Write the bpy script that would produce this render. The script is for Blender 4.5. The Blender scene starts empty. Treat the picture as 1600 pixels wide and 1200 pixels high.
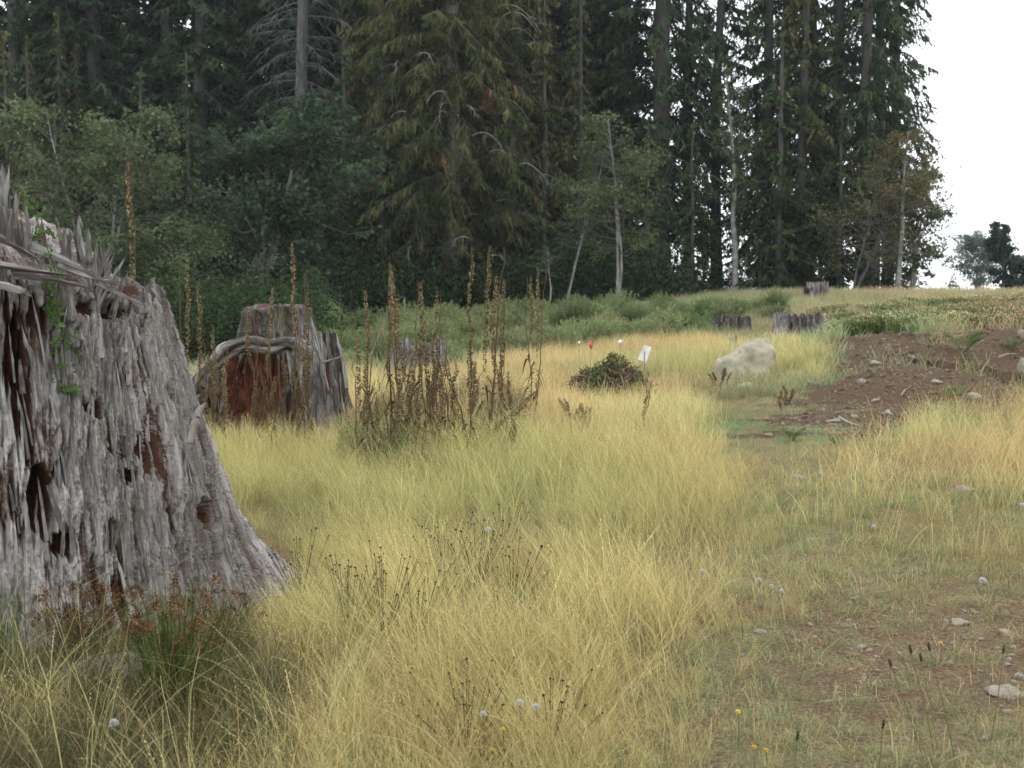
import bpy, math, random
import numpy as np
from math import radians, sin, cos, pi
random.seed(7)
RNG = np.random.default_rng(7)
S = bpy.context.scene
COL = S.collection

# ------------------------------------------------------------------ camera
F = 1931.0                      # focal length in pixels of the 1600 wide photograph
CAMZ = 1.55
TH = math.atan(170 / F)
cam_d = bpy.data.cameras.new("camera"); cam = bpy.data.objects.new("camera", cam_d); COL.objects.link(cam)
cam.location = (0, 0, CAMZ); cam.rotation_euler = (pi / 2 - TH, 0, 0)
cam_d.sensor_width = 36; cam_d.lens = F / 1600 * 36
cam_d.clip_start = 0.05; cam_d.clip_end = 3000
cam_d.dof.use_dof = True; cam_d.dof.focus_distance = 6.5; cam_d.dof.aperture_fstop = 5.6
S.camera = cam

# ------------------------------------------------------------------ world, sun, exposure (overcast)
SUN_EL, SUN_AZ = radians(52), radians(35)       # azimuth from +Y towards +X
w = bpy.data.worlds.new("World"); S.world = w; w.use_nodes = True
nt = w.node_tree; nt.nodes.clear()
out = nt.nodes.new('ShaderNodeOutputWorld'); bg = nt.nodes.new('ShaderNodeBackground')
sky = nt.nodes.new('ShaderNodeTexSky'); sky.sky_type = 'NISHITA'; sky.sun_disc = False
sky.sun_elevation = SUN_EL; sky.sun_rotation = SUN_AZ; sky.air_density = 1.0; sky.dust_density = 3.0
tc = nt.nodes.new('ShaderNodeTexCoord'); sep = nt.nodes.new('ShaderNodeSeparateXYZ'); cmb = nt.nodes.new('ShaderNodeCombineXYZ')
mx = nt.nodes.new('ShaderNodeMath'); mx.operation = 'MAXIMUM'; mx.inputs[1].default_value = 0.03
nt.links.new(tc.outputs['Generated'], sep.inputs[0]); nt.links.new(sep.outputs[0], cmb.inputs[0]); nt.links.new(sep.outputs[1], cmb.inputs[1])
nt.links.new(sep.outputs[2], mx.inputs[0]); nt.links.new(mx.outputs[0], cmb.inputs[2]); nt.links.new(cmb.outputs[0], sky.inputs[0])
cn = nt.nodes.new('ShaderNodeTexNoise'); cn.inputs['Scale'].default_value = 2.2; cn.inputs['Detail'].default_value = 5
nt.links.new(cmb.outputs[0], cn.inputs['Vector'])
cr = nt.nodes.new('ShaderNodeValToRGB'); cr.color_ramp.elements[0].position = .3; cr.color_ramp.elements[1].position = .75
cr.color_ramp.elements[0].color = (11.6, 12.6, 13.6, 1); cr.color_ramp.elements[1].color = (14.4, 14.4, 14.4, 1)
nt.links.new(cn.outputs['Fac'], cr.inputs[0])
mixw = nt.nodes.new('ShaderNodeMix'); mixw.data_type = 'RGBA'; mixw.inputs[0].default_value = 0.86
nt.links.new(sky.outputs[0], mixw.inputs[6]); nt.links.new(cr.outputs[0], mixw.inputs[7])
nt.links.new(mixw.outputs[2], bg.inputs[0]); bg.inputs[1].default_value = 0.10
nt.links.new(bg.outputs[0], out.inputs[0])
sd = bpy.data.lights.new("sun", 'SUN'); sd.energy = 0.9; sd.angle = radians(25); sd.color = (1, .97, .92)
sun = bpy.data.objects.new("sun", sd); COL.objects.link(sun)
sun.rotation_euler = (pi / 2 - SUN_EL, 0, pi - SUN_AZ)
S.render.engine = 'CYCLES'
S.view_settings.view_transform = 'Standard'; S.view_settings.look = 'None'
S.view_settings.exposure = 0.82; S.view_settings.gamma = 1; S.view_settings.use_curve_mapping = False
S.cycles.max_bounces = 6; S.cycles.diffuse_bounces = 3; S.cycles.glossy_bounces = 1
S.cycles.transmission_bounces = 4; S.cycles.transparent_max_bounces = 4

# ------------------------------------------------------------------ numeric helpers
_perm = np.random.default_rng(3).permutation(4096).astype(np.int64)
_val = np.random.default_rng(4).uniform(-1, 1, 4096)
def _h(i, j, k): return _val[_perm[(_perm[(_perm[i & 4095] + j) & 4095] + k) & 4095]]
def noise(p):
    p = np.asarray(p, float); i = np.floor(p).astype(np.int64); f = p - i; f = f * f * (3 - 2 * f)
    x, y, z = i[..., 0], i[..., 1], i[..., 2]; u, v, ww = f[..., 0], f[..., 1], f[..., 2]
    def L(a, b, t): return a + (b - a) * t
    return L(L(L(_h(x, y, z), _h(x+1, y, z), u), L(_h(x, y+1, z), _h(x+1, y+1, z), u), v),
             L(L(_h(x, y, z+1), _h(x+1, y, z+1), u), L(_h(x, y+1, z+1), _h(x+1, y+1, z+1), u), v), ww)
def fbm(p, o=4, lac=2.1, g=.5):
    p = np.asarray(p, float); s = 0; a = 1; t = 0
    for k in range(o): s = s + a * noise(p + 17.3 * k); t += a; a *= g; p = p * lac
    return s / t
def sst(x, a, b): t = np.clip((x - a) / (b - a), 0, 1); return t * t * (3 - 2 * t)
def nrm(v): return v / np.maximum(np.linalg.norm(v, axis=-1, keepdims=True), 1e-9)
def st3(a, b, c): return np.stack(np.broadcast_arrays(np.asarray(a, float), np.asarray(b, float), np.asarray(c, float)), -1)

# terrain height
def gz(x, y, fine=True):
    x = np.asarray(x, float); y = np.asarray(y, float)
    z = .9 * sst(x, -4, 10) * sst(y, 20, 40)
    z = z - .035 * np.maximum(0, y - 46) * sst(x, -12, 8) - .012 * np.maximum(0, y - 110)
    z = z + .70 * np.exp(-((x - 7.2) / 3.2) ** 2 - ((y - 19.6) / 2.7) ** 2)
    z = z + .38 * np.exp(-((x - 4.9) / 1.3) ** 2 - ((y - 15.0) / 1.8) ** 2)
    z = z - .12 * np.exp(-((x - 7.2) / 1.6) ** 2 - ((y - 16.0) / .9) ** 2)
    yl = 17.3 - (x - 5.7) * .85 + .15 * np.sin(x * 5); mk = sst(x, 5.3, 6.0) * sst(-x, -9.6, -8.6)
    z = z + mk * (.14 * sst(y - yl, -.05, .07) * np.exp(-np.maximum(0, y - yl) / .9) - .30 * (1 - sst(y - yl, -.05, .07)) * np.exp(-np.maximum(0, yl - y) / .9))
    z = z + .05 * noise(st3(x * .35, y * .35, 1.5)) + .25 * noise(st3(x * .03, y * .03, 4.5)) * sst(y, 60, 120)
    if fine:
        m = np.exp(-((x - 6.5) / 3.5) ** 2 - ((y - 17.5) / 3.5) ** 2)
        z = z + (.014 + .10 * m) * fbm(st3(x * 2.0, y * 2.0, 7.5), 4, 2.2, .6) + .22 * m * fbm(st3(x * .75, y * 1.1, 17.5), 2)
    return z
def ray(px, py):
    r = (px - 800) / F; u = -(py - 600) / F
    return np.array([r, cos(TH) + u * sin(TH), -sin(TH) + u * cos(TH)])
def at(px, py, Y):
    d = ray(px, py); return np.array([0, 0, CAMZ]) + d * (Y / d[1])
def ground_at(px, py, ymax=44.):
    d = ray(px, py); Y = 2.0
    while Y < ymax:
        p = np.array([0, 0, CAMZ]) + d * (Y / d[1])
        if p[2] < gz(p[0], p[1], False): return p
        Y += .04
    return at(px, py, ymax)
def wpoly(pts): return np.array([ground_at(a, b)[:2] for a, b in pts])
def inside(poly, x, y, jit=.0):
    if jit:
        x = x + jit * fbm(st3(x * 1.3, y * 1.3, 2.2), 3) * 2; y = y + jit * fbm(st3(x * 1.3, y * 1.3, 9.2), 3) * 2
    r = np.zeros(np.shape(x), bool); n = len(poly)
    for i in range(n):
        x0, y0 = poly[i]; x1, y1 = poly[(i + 1) % n]
        c = ((y0 > y) != (y1 > y)); r ^= c & (x < (x1 - x0) * (y - y0) / ((y1 - y0) + 1e-12) + x0)
    return r

# ------------------------------------------------------------------ mesh helpers
class Geo:
    def __init__(s): s.V = []; s.F = []; s.C = []; s.n = 0; s.sm = []
    def add(s, V, Fc, C, smooth=False):
        V = V.reshape(-1, 3); C = np.broadcast_to(np.asarray(C, float), (len(V), 3))
        s.V.append(V); s.F.append((np.asarray(Fc) + s.n)); s.C.append(C); s.n += len(V)
        s.sm.append(np.full(len(Fc), smooth))
    def mesh(s, name, mat):
        V = np.concatenate(s.V); C = np.concatenate(s.C)
        me = bpy.data.meshes.new(name)
        lens = np.concatenate([np.full(len(f), f.shape[1]) for f in s.F]); idx = np.concatenate([f.ravel() for f in s.F])
        me.vertices.add(len(V)); me.vertices.foreach_set('co', V.ravel().astype(np.float32))
        me.loops.add(len(idx)); me.loops.foreach_set('vertex_index', idx.astype(np.int32))
        me.polygons.add(len(lens)); me.polygons.foreach_set('loop_start', np.concatenate([[0], np.cumsum(lens)[:-1]]).astype(np.int32))
        me.polygons.foreach_set('loop_total', lens.astype(np.int32))
        me.polygons.foreach_set('use_smooth', np.concatenate(s.sm))
        a = me.color_attributes.new('Col', 'FLOAT_COLOR', 'POINT')
        a.data.foreach_set('color', np.concatenate([C, np.ones((len(C), 1))], 1).ravel().astype(np.float32))
        me.update(calc_edges=True); me.validate()
        me.materials.append(mat)
        return me
def ribbons(P, W, Sd, C, g):
    """P (N,K,3) polylines, W (N,K) widths, Sd (N,3) side vectors, C (N,3) or (N,K,3)"""
    N, K, _ = P.shape; Sd = nrm(Sd)[:, None, :] if Sd.ndim == 2 else nrm(Sd)
    V = np.stack([P - Sd * W[..., None] / 2, P + Sd * W[..., None] / 2], 2)
    base = (np.arange(N) * K * 2)[:, None] + (np.arange(K - 1) * 2)[None]
    Fc = np.stack([base, base + 1, base + 3, base + 2], -1).reshape(-1, 4)
    C = np.asarray(C, float)
    if C.ndim == 2: C = np.broadcast_to(C[:, None, :], (N, K, 3))
    Cv = np.broadcast_to(C[:, :, None, :], (N, K, 2, 3)).reshape(-1, 3)
    g.add(V, Fc, Cv)
def tubes(P, R, C, g, sides=5, cap=False, smooth=True):
    N, K, _ = P.shape
    T = np.gradient(P, axis=1); T = nrm(T)
    ref = np.where(np.abs(T[..., 2:3]) > .9, np.array([1., 0, 0]), np.array([0, 0, 1.]))
    A = nrm(np.cross(T, ref)); B = np.cross(T, A)
    ang = np.arange(sides) * 2 * pi / sides
    V = P[:, :, None] + R[..., None, None] * (A[:, :, None] * np.cos(ang)[None, None, :, None] + B[:, :, None] * np.sin(ang)[None, None, :, None])
    b = (np.arange(N) * K * sides)[:, None, None] + (np.arange(K - 1) * sides)[None, :, None]
    s0 = np.arange(sides)[None, None]; s1 = (np.arange(sides) + 1) % sides; s1 = s1[None, None]
    Fc = np.stack([b + s0, b + s1, b + sides + s1, b + sides + s0], -1).reshape(-1, 4)
    C = np.asarray(C, float)
    if C.ndim == 1: C = np.broadcast_to(C, (N, 3))
    g.add(V, Fc, np.broadcast_to(C[:, None, :], (N, K * sides, 3)).reshape(-1, 3), smooth)
    if cap:
        bb = (np.arange(N) * K * sides)[:, None] + np.arange(sides)[None] - 0
        f = bb + (K - 1) * sides
        V0 = V.reshape(-1, 3); g.add(V0[f.ravel()], np.arange(N * sides).reshape(N, sides), np.repeat(C, sides, 0))
        g.add(V0[bb.ravel()], np.arange(N * sides).reshape(N, sides)[:, ::-1], np.repeat(C, sides, 0))
def leaves(P, D, Nn, L, Wd, C, g, fold=.25):
    D = nrm(D); Sd = nrm(np.cross(D, Nn)); Nn = np.cross(Sd, D)
    L = np.asarray(L)[:, None]; Wd = np.asarray(Wd)[:, None]
    mid = P + D * L * .45
    V = np.stack([P, mid + Sd * Wd / 2 + Nn * Wd * fold, P + D * L, mid - Sd * Wd / 2 + Nn * Wd * fold], 1)
    b = (np.arange(len(P)) * 4)[:, None]
    g.add(V, np.concatenate([b + [0, 1, 2], b + [0, 2, 3]], 0), np.repeat(C, 4, 0))

# ------------------------------------------------------------------ materials
def _mat(name):
    m = bpy.data.materials.new(name); m.use_nodes = True; n = m.node_tree.nodes; n.clear(); return m, n, m.node_tree.links
def N(n, t, **kw):
    x = n.new(t)
    for k, v in kw.items():
        if hasattr(x, k): setattr(x, k, v)
        else: x.inputs[k.replace('_', ' ')].default_value = v
    return x
def leaf_mat(name, transl=.3, rough=.6, inst=False, var=.35, hue=(1, 1, 1), spec=.2):
    m, n, l = _mat(name)
    o = N(n, 'ShaderNodeOutputMaterial'); c = N(n, 'ShaderNodeAttribute', attribute_name='Col')
    src = c.outputs['Color']
    mul = N(n, 'ShaderNodeVectorMath', operation='MULTIPLY'); l.new(src, mul.inputs[0])
    if inst:
        t = N(n, 'ShaderNodeAttribute', attribute_name='tint'); t.attribute_type = 'INSTANCER'
        l.new(t.outputs['Vector'], mul.inputs[1])
    else:
        oi = N(n, 'ShaderNodeObjectInfo'); mr = N(n, 'ShaderNodeMapRange'); mr.inputs[3].default_value = 1 - var; mr.inputs[4].default_value = 1 + var
        l.new(oi.outputs['Random'], mr.inputs[0])
        tx = N(n, 'ShaderNodeTexCoord'); no = N(n, 'ShaderNodeTexNoise', Scale=.55, Detail=3.); l.new(tx.outputs['Object'], no.inputs['Vector'])
        mr2 = N(n, 'ShaderNodeMapRange'); mr2.inputs[1].default_value = .3; mr2.inputs[2].default_value = .7; mr2.inputs[3].default_value = .6; mr2.inputs[4].default_value = 1.4
        l.new(no.outputs['Fac'], mr2.inputs[0]); mm = N(n, 'ShaderNodeMath', operation='MULTIPLY'); l.new(mr.outputs[0], mm.inputs[0]); l.new(mr2.outputs[0], mm.inputs[1])
        l.new(mm.outputs[0], mul.inputs[1])
    m2 = N(n, 'ShaderNodeVectorMath', operation='MULTIPLY'); m2.inputs[1].default_value = hue; l.new(mul.outputs[0], m2.inputs[0])
    d = N(n, 'ShaderNodeBsdfDiffuse'); tr = N(n, 'ShaderNodeBsdfTranslucent'); mix = N(n, 'ShaderNodeMixShader'); mix.inputs[0].default_value = transl
    l.new(m2.outputs[0], d.inputs[0]); l.new(m2.outputs[0], tr.inputs[0]); l.new(d.outputs[0], mix.inputs[1]); l.new(tr.outputs[0], mix.inputs[2])
    l.new(mix.outputs[0], o.inputs[0]); return m
def bark_mat(name, c0, c1, scale=6, stretch=.15, bump=.6):
    m, n, l = _mat(name)
    o = N(n, 'ShaderNodeOutputMaterial'); b = N(n, 'ShaderNodeBsdfPrincipled'); b.inputs['Roughness'].default_value = .92
    tx = N(n, 'ShaderNodeTexCoord'); mp = N(n, 'ShaderNodeMapping'); mp.inputs['Scale'].default_value = (scale, scale, scale * stretch)
    l.new(tx.outputs['Object'], mp.inputs[0]); no = N(n, 'ShaderNodeTexNoise', Scale=1., Detail=6., Roughness=.7); l.new(mp.outputs[0], no.inputs['Vector'])
    cr = N(n, 'ShaderNodeValToRGB'); e = cr.color_ramp.elements; e[0].position = .35; e[1].position = .68; e[0].color = (*c0, 1); e[1].color = (*c1, 1)
    l.new(no.outputs['Fac'], cr.inputs[0]); l.new(cr.outputs[0], b.inputs['Base Color'])
    bp = N(n, 'ShaderNodeBump', Strength=bump, Distance=.05); l.new(no.outputs['Fac'], bp.inputs['Height']); l.new(bp.outputs[0], b.inputs['Normal'])
    l.new(b.outputs[0], o.inputs[0]); return m
def wood_mat(name, grey0=(.33, .30, .275), grey1=(.66, .625, .59), brown=(.085, .036, .022), tint=1., fine=1.):
    """weathered wood; attribute Col: r = rot amount, g = tone 0..1, b = lichen"""
    m, n, l = _mat(name)
    o = N(n, 'ShaderNodeOutputMaterial'); b = N(n, 'ShaderNodeBsdfPrincipled'); b.inputs['Roughness'].default_value = .88; b.inputs['Specular IOR Level'].default_value = .2
    a = N(n, 'ShaderNodeAttribute', attribute_name='Col'); sp = N(n, 'ShaderNodeSeparateColor'); l.new(a.outputs['Color'], sp.inputs[0])
    gr = N(n, 'ShaderNodeAttribute', attribute_name='grain')
    n1 = N(n, 'ShaderNodeTexNoise', Scale=150. * fine, Detail=5., Roughness=.75); l.new(gr.outputs['Vector'], n1.inputs['Vector'])
    n2 = N(n, 'ShaderNodeTexNoise', Scale=34. * fine, Detail=5., Roughness=.7); l.new(gr.outputs['Vector'], n2.inputs['Vector'])
    tx = N(n, 'ShaderNodeTexCoord'); n3 = N(n, 'ShaderNodeTexNoise', Scale=70. * fine, Detail=4., Roughness=.75); l.new(tx.outputs['Object'], n3.inputs['Vector'])
    ad = N(n, 'ShaderNodeMath', operation='ADD'); l.new(n1.outputs['Fac'], ad.inputs[0]); l.new(n2.outputs['Fac'], ad.inputs[1])
    ad2 = N(n, 'ShaderNodeMath', operation='MULTIPLY_ADD'); l.new(sp.outputs['Green'], ad2.inputs[0]); ad2.inputs[1].default_value = .75; l.new(ad.outputs[0], ad2.inputs[2])
    mr = N(n, 'ShaderNodeMapRange'); mr.inputs[1].default_value = 1.08; mr.inputs[2].default_value = 1.66; l.new(ad2.outputs[0], mr.inputs[0])
    cr = N(n, 'ShaderNodeValToRGB'); e = cr.color_ramp.elements
    e[0].position = 0; e[0].color = (grey0[0] * .55, grey0[1] * .5, grey0[2] * .48, 1); e[1].position = 1; e[1].color = (*grey1, 1)
    q = e.new(.45); q.color = (*grey0, 1)
    l.new(mr.outputs[0], cr.inputs[0])
    rb = N(n, 'ShaderNodeValToRGB'); e = rb.color_ramp.elements; e[0].position = .3; e[1].position = .75
    e[0].color = (brown[0] * .5, brown[1] * .45, brown[2] * .45, 1); e[1].color = (brown[0] * 1.9, brown[1] * 1.8, brown[2] * 1.6, 1)
    l.new(n3.outputs['Fac'], rb.inputs[0])
    mf = N(n, 'ShaderNodeMath', operation='MULTIPLY_ADD'); l.new(n3.outputs['Fac'], mf.inputs[0]); mf.inputs[1].default_value = 1.1
    sb = N(n, 'ShaderNodeMath', operation='ADD'); l.new(sp.outputs['Red'], sb.inputs[0]); sb.inputs[1].default_value = -.55; l.new(sb.outputs[0], mf.inputs[2]); mf.use_clamp = True
    st = N(n, 'ShaderNodeMapRange'); st.inputs[1].default_value = .22; st.inputs[2].default_value = .5; l.new(mf.outputs[0], st.inputs[0])
    mx = N(n, 'ShaderNodeMix', data_type='RGBA'); l.new(st.outputs[0], mx.inputs[0]); l.new(cr.outputs[0], mx.inputs[6]); l.new(rb.outputs[0], mx.inputs[7])
    # lichen / moss
    lm = N(n, 'ShaderNodeMix', data_type='RGBA'); lm.inputs[7].default_value = (.13, .14, .07, 1); l.new(sp.outputs['Blue'], lm.inputs[0]); l.new(mx.outputs[2], lm.inputs[6])
    l.new(lm.outputs[2], b.inputs['Base Color'])
    hs = N(n, 'ShaderNodeMath', operation='ADD'); l.new(ad.outputs[0], hs.inputs[0]); l.new(n3.outputs['Fac'], hs.inputs[1])
    bp = N(n, 'ShaderNodeBump', Strength=1., Distance=.02); l.new(hs.outputs[0], bp.inputs['Height']); l.new(bp.outputs[0], b.inputs['Normal'])
    l.new(b.outputs[0], o.inputs[0]); return m
def stone_mat(name, c0, c1, c2=(.2, .22, .12)):
    m, n, l = _mat(name)
    o = N(n, 'ShaderNodeOutputMaterial'); b = N(n, 'ShaderNodeBsdfPrincipled'); b.inputs['Roughness'].default_value = .9
    tx = N(n, 'ShaderNodeTexCoord'); oi = N(n, 'ShaderNodeObjectInfo')
    va = N(n, 'ShaderNodeVectorMath', operation='ADD'); l.new(tx.outputs['Object'], va.inputs[0]); l.new(oi.outputs['Random'], va.inputs[1])
    no = N(n, 'ShaderNodeTexNoise', Scale=3.5, Detail=8., Roughness=.65); l.new(va.outputs[0], no.inputs['Vector'])
    cr = N(n, 'ShaderNodeValToRGB'); e = cr.color_ramp.elements; e[0].position = .3; e[1].position = .7; e[0].color = (*c0, 1); e[1].color = (*c1, 1)
    l.new(no.outputs['Fac'], cr.inputs[0])
    n2 = N(n, 'ShaderNodeTexNoise', Scale=1.7, Detail=5.); l.new(va.outputs[0], n2.inputs['Vector'])
    s2 = N(n, 'ShaderNodeMapRange'); s2.inputs[1].default_value = .52; s2.inputs[2].default_value = .66; s2.inputs[4].default_value = .55; l.new(n2.outputs['Fac'], s2.inputs[0])
    mx = N(n, 'ShaderNodeMix', data_type='RGBA'); mx.inputs[7].default_value = (*c2, 1); l.new(s2.outputs[0], mx.inputs[0]); l.new(cr.outputs[0], mx.inputs[6])
    l.new(mx.outputs[2], b.inputs['Base Color'])
    n4 = N(n, 'ShaderNodeTexNoise', Scale=30., Detail=5., Roughness=.7); l.new(va.outputs[0], n4.inputs['Vector'])
    bp = N(n, 'ShaderNodeBump', Strength=.5, Distance=.03); l.new(n4.outputs['Fac'], bp.inputs['Height']); l.new(bp.outputs[0], b.inputs['Normal'])
    l.new(b.outputs[0], o.inputs[0]); return m
def flat_mat(name, col, rough=.7, transl=0):
    m, n, l = _mat(name)
    o = N(n, 'ShaderNodeOutputMaterial'); b = N(n, 'ShaderNodeBsdfPrincipled'); b.inputs['Roughness'].default_value = rough
    tx = N(n, 'ShaderNodeTexCoord'); no = N(n, 'ShaderNodeTexNoise', Scale=12., Detail=4.); l.new(tx.outputs['Object'], no.inputs['Vector'])
    cr = N(n, 'ShaderNodeValToRGB'); e = cr.color_ramp.elements; e[0].position = .3; e[1].position = .7
    e[0].color = (*[c * .78 for c in col], 1); e[1].color = (*[min(c * 1.1, .9) for c in col], 1)
    l.new(no.outputs['Fac'], cr.inputs[0]); l.new(cr.outputs[0], b.inputs['Base Color']); l.new(b.outputs[0], o.inputs[0]); return m

M = dict(
    needle=leaf_mat('fir needles', .15, var=.25), cedar=leaf_mat('cedar sprays', .2, var=.15), leaf=leaf_mat('broad leaves', .35, var=.1),
    shrub=leaf_mat('shrub leaves', .3, var=.2), weed=leaf_mat('dry weed', .15, var=.2),
    grass=leaf_mat('dry grass blades', .4, inst=True), green=leaf_mat('short turf blades', .35, inst=True),
    under=leaf_mat('undergrowth leaves', .3, inst=True), pod=leaf_mat('dried seed pods', .1, var=.15),
    bark=bark_mat('fir bark', (.03, .027, .024), (.095, .088, .08), 7), bark_shaded=bark_mat('shaded fir bark', (.028, .025, .021), (.08, .074, .064), 7),  # second bark is a darker copy, shade put into its colour
    cbark=bark_mat('cedar bark', (.10, .075, .06), (.30, .26, .23), 9, .08),
    abark=bark_mat('alder bark', (.12, .115, .10), (.34, .33, .30), 5, .8, .2), twigbark=bark_mat('alder twig bark', (.07, .065, .055), (.17, .16, .14), 5, .8, .2),
    dead=bark_mat('dead grey bark', (.045, .042, .042), (.125, .118, .118), 8, .2, .4),
    wood=wood_mat('weathered stump wood'),
    wood2=wood_mat('rotting stump wood', (.11, .095, .085), (.42, .395, .37), (.15, .056, .032), fine=.7),
    wood3=wood_mat('silver stump wood', (.22, .20, .19), (.60, .58, .57), (.06, .04, .03), fine=.5),
    darkwood=wood_mat('dark stump wood', (.07, .06, .055), (.24, .22, .21), (.05, .03, .02), fine=.5),
    boulder=stone_mat('pale boulder stone', (.16, .145, .10), (.42, .38, .27), (.25, .25, .12)),
    rock=stone_mat('field stone', (.15, .125, .095), (.34, .295, .235), (.22, .17, .12)), pebble=stone_mat('soil pebble', (.14, .105, .075), (.33, .27, .20), (.2, .15, .11)),
    greyrock=stone_mat('grey rock', (.10, .10, .10), (.22, .22, .22), (.12, .14, .08)),
    paper=flat_mat('white paper', (.8, .8, .82)), red=flat_mat('red plastic', (.62, .06, .05)), puff=leaf_mat('seed fluff', .5, var=.02),
    fern=leaf_mat('fern fronds', .35, var=.1), stick=bark_mat('bleached stick bark', (.13, .105, .085), (.34, .30, .25), 20, .3, .3),
)

# ------------------------------------------------------------------ object helpers
def setp(o, label=None, cat=None, group=None, kind=None):
    if label: o['label'] = label
    if cat: o['category'] = cat
    if group: o['group'] = group
    if kind: o['kind'] = kind
    return o
def link(name, me, parent=None, loc=(0, 0, 0), rot=(0, 0, 0), scale=(1, 1, 1)):
    o = bpy.data.objects.new(name, me); COL.objects.link(o); o.location = tuple(float(v) for v in loc); o.rotation_euler = rot; o.scale = scale
    if parent: o.parent = parent
    return o
def thing(name, label, cat, loc, rz=0, group=None, scale=1.):
    o = link(name, None, loc=loc, rot=(0, 0, rz), scale=(scale,) * 3); o.empty_display_size = .2
    return setp(o, label, cat, group)
def copy_tree(src, parent=None):
    c = src.copy(); COL.objects.link(c); c.parent = parent
    for ch in list(src.children): copy_tree(ch, c)
    return c
def scatter(name, pts, rot, scl, idx, protos, tint, label, cat):
    """many small plants as one object of stuff; geometry nodes place the prototype meshes on the points"""
    n = len(pts); me = bpy.data.meshes.new(name + '_points'); me.vertices.add(n); me.vertices.foreach_set('co', np.asarray(pts, np.float32).ravel())
    def at_(nm, ty, val, key):
        a = me.attributes.new(nm, ty, 'POINT'); a.data.foreach_set(key, np.asarray(val).ravel())
    at_('rot', 'FLOAT_VECTOR', rot.astype(np.float32), 'vector'); at_('scl', 'FLOAT_VECTOR', scl.astype(np.float32), 'vector')
    at_('idx', 'INT', idx.astype(np.int32), 'value'); at_('tint', 'FLOAT_VECTOR', tint.astype(np.float32), 'vector')
    c = bpy.data.collections.new(name + '_kinds')
    for k, pm in enumerate(protos):
        po = bpy.data.objects.new('%s_kind_%02d' % (name, k), pm); c.objects.link(po)
    ng = bpy.data.node_groups.new(name + '_nodes', 'GeometryNodeTree')
    ng.interface.new_socket('Geometry', in_out='INPUT', socket_type='NodeSocketGeometry'); ng.interface.new_socket('Geometry', in_out='OUTPUT', socket_type='NodeSocketGeometry')
    nn, ll = ng.nodes, ng.links; gi = nn.new('NodeGroupInput'); go = nn.new('NodeGroupOutput')
    ip = nn.new('GeometryNodeInstanceOnPoints'); ci = nn.new('GeometryNodeCollectionInfo'); ci.inputs['Collection'].default_value = c
    ci.inputs['Separate Children'].default_value = True; ci.inputs['Reset Children'].default_value = True
    def na(nm, ty): x = nn.new('GeometryNodeInputNamedAttribute'); x.data_type = ty; x.inputs['Name'].default_value = nm; return x.outputs['Attribute']
    er = nn.new('FunctionNodeEulerToRotation'); ll.new(na('rot', 'FLOAT_VECTOR'), er.inputs[0])
    ll.new(gi.outputs[0], ip.inputs['Points']); ll.new(ci.outputs[0], ip.inputs['Instance']); ip.inputs['Pick Instance'].default_value = True
    ll.new(na('idx', 'INT'), ip.inputs['Instance Index']); ll.new(er.outputs[0], ip.inputs['Rotation']); ll.new(na('scl', 'FLOAT_VECTOR'), ip.inputs['Scale'])
    ll.new(ip.outputs[0], go.inputs[0])
    o = link(name, me); md = o.modifiers.new('scatter', 'NODES'); md.node_group = ng
    return setp(o, label, cat, kind='stuff')

# ------------------------------------------------------------------ zones of the clearing (outlines on the ground)
Z_tall = wpoly([(-900, 1500), (900, 1500), (1000, 1200), (1050, 1060), (1105, 960), (1150, 880), (1160, 800), (1130, 730), (1090, 670), (1075, 640), (1130, 612), (1240, 604), (1300, 590), (1275, 562), (1215, 556), (1120, 545), (1030, 540), (850, 566), (560, 610), (200, 640), (-900, 700)])
Z_right = wpoly([(1262, 715), (1310, 690), (1400, 690), (1450, 640), (1540, 625), (1640, 618), (2000, 620), (2000, 930), (1640, 900), (1480, 880), (1390, 850), (1320, 880), (1275, 800)])
Z_right2 = wpoly([(1440, 645), (1540, 628), (2000, 620), (2000, 830), (1600, 800), (1500, 760)])
Z_dirt = wpoly([(1180, 668), (1215, 640), (1310, 622), (1310, 590), (1275, 560), (1300, 532), (1400, 524), (1600, 520), (2000, 520), (2000, 630), (1600, 628), (1500, 630), (1430, 662), (1330, 682), (1250, 680)])
Z_flow = wpoly([(1275, 532), (1290, 505), (1420, 484), (1600, 472), (2100, 472), (2100, 520), (1600, 522), (1400, 526)])
Z_broom = wpoly([(480, 600), (520, 520), (800, 500), (900, 492), (1100, 488), (1225, 484), (1235, 500), (1190, 514), (1100, 530), (1020, 538), (850, 566)])
Z_dark = wpoly([(-300, 600), (280, 590), (470, 572), (520, 540), (500, 508), (-300, 505)])
Z_weedy = wpoly([(-900, 1500), (430, 1500), (400, 1200), (410, 1100), (420, 1010), (-200, 960), (-900, 960)])
Z_bare = wpoly([(1230, 1020), (1300, 960), (1370, 930), (1430, 965), (1600, 970), (2000, 1000), (2000, 1220), (1600, 1120), (1400, 1070), (1260, 1060)])

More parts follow.
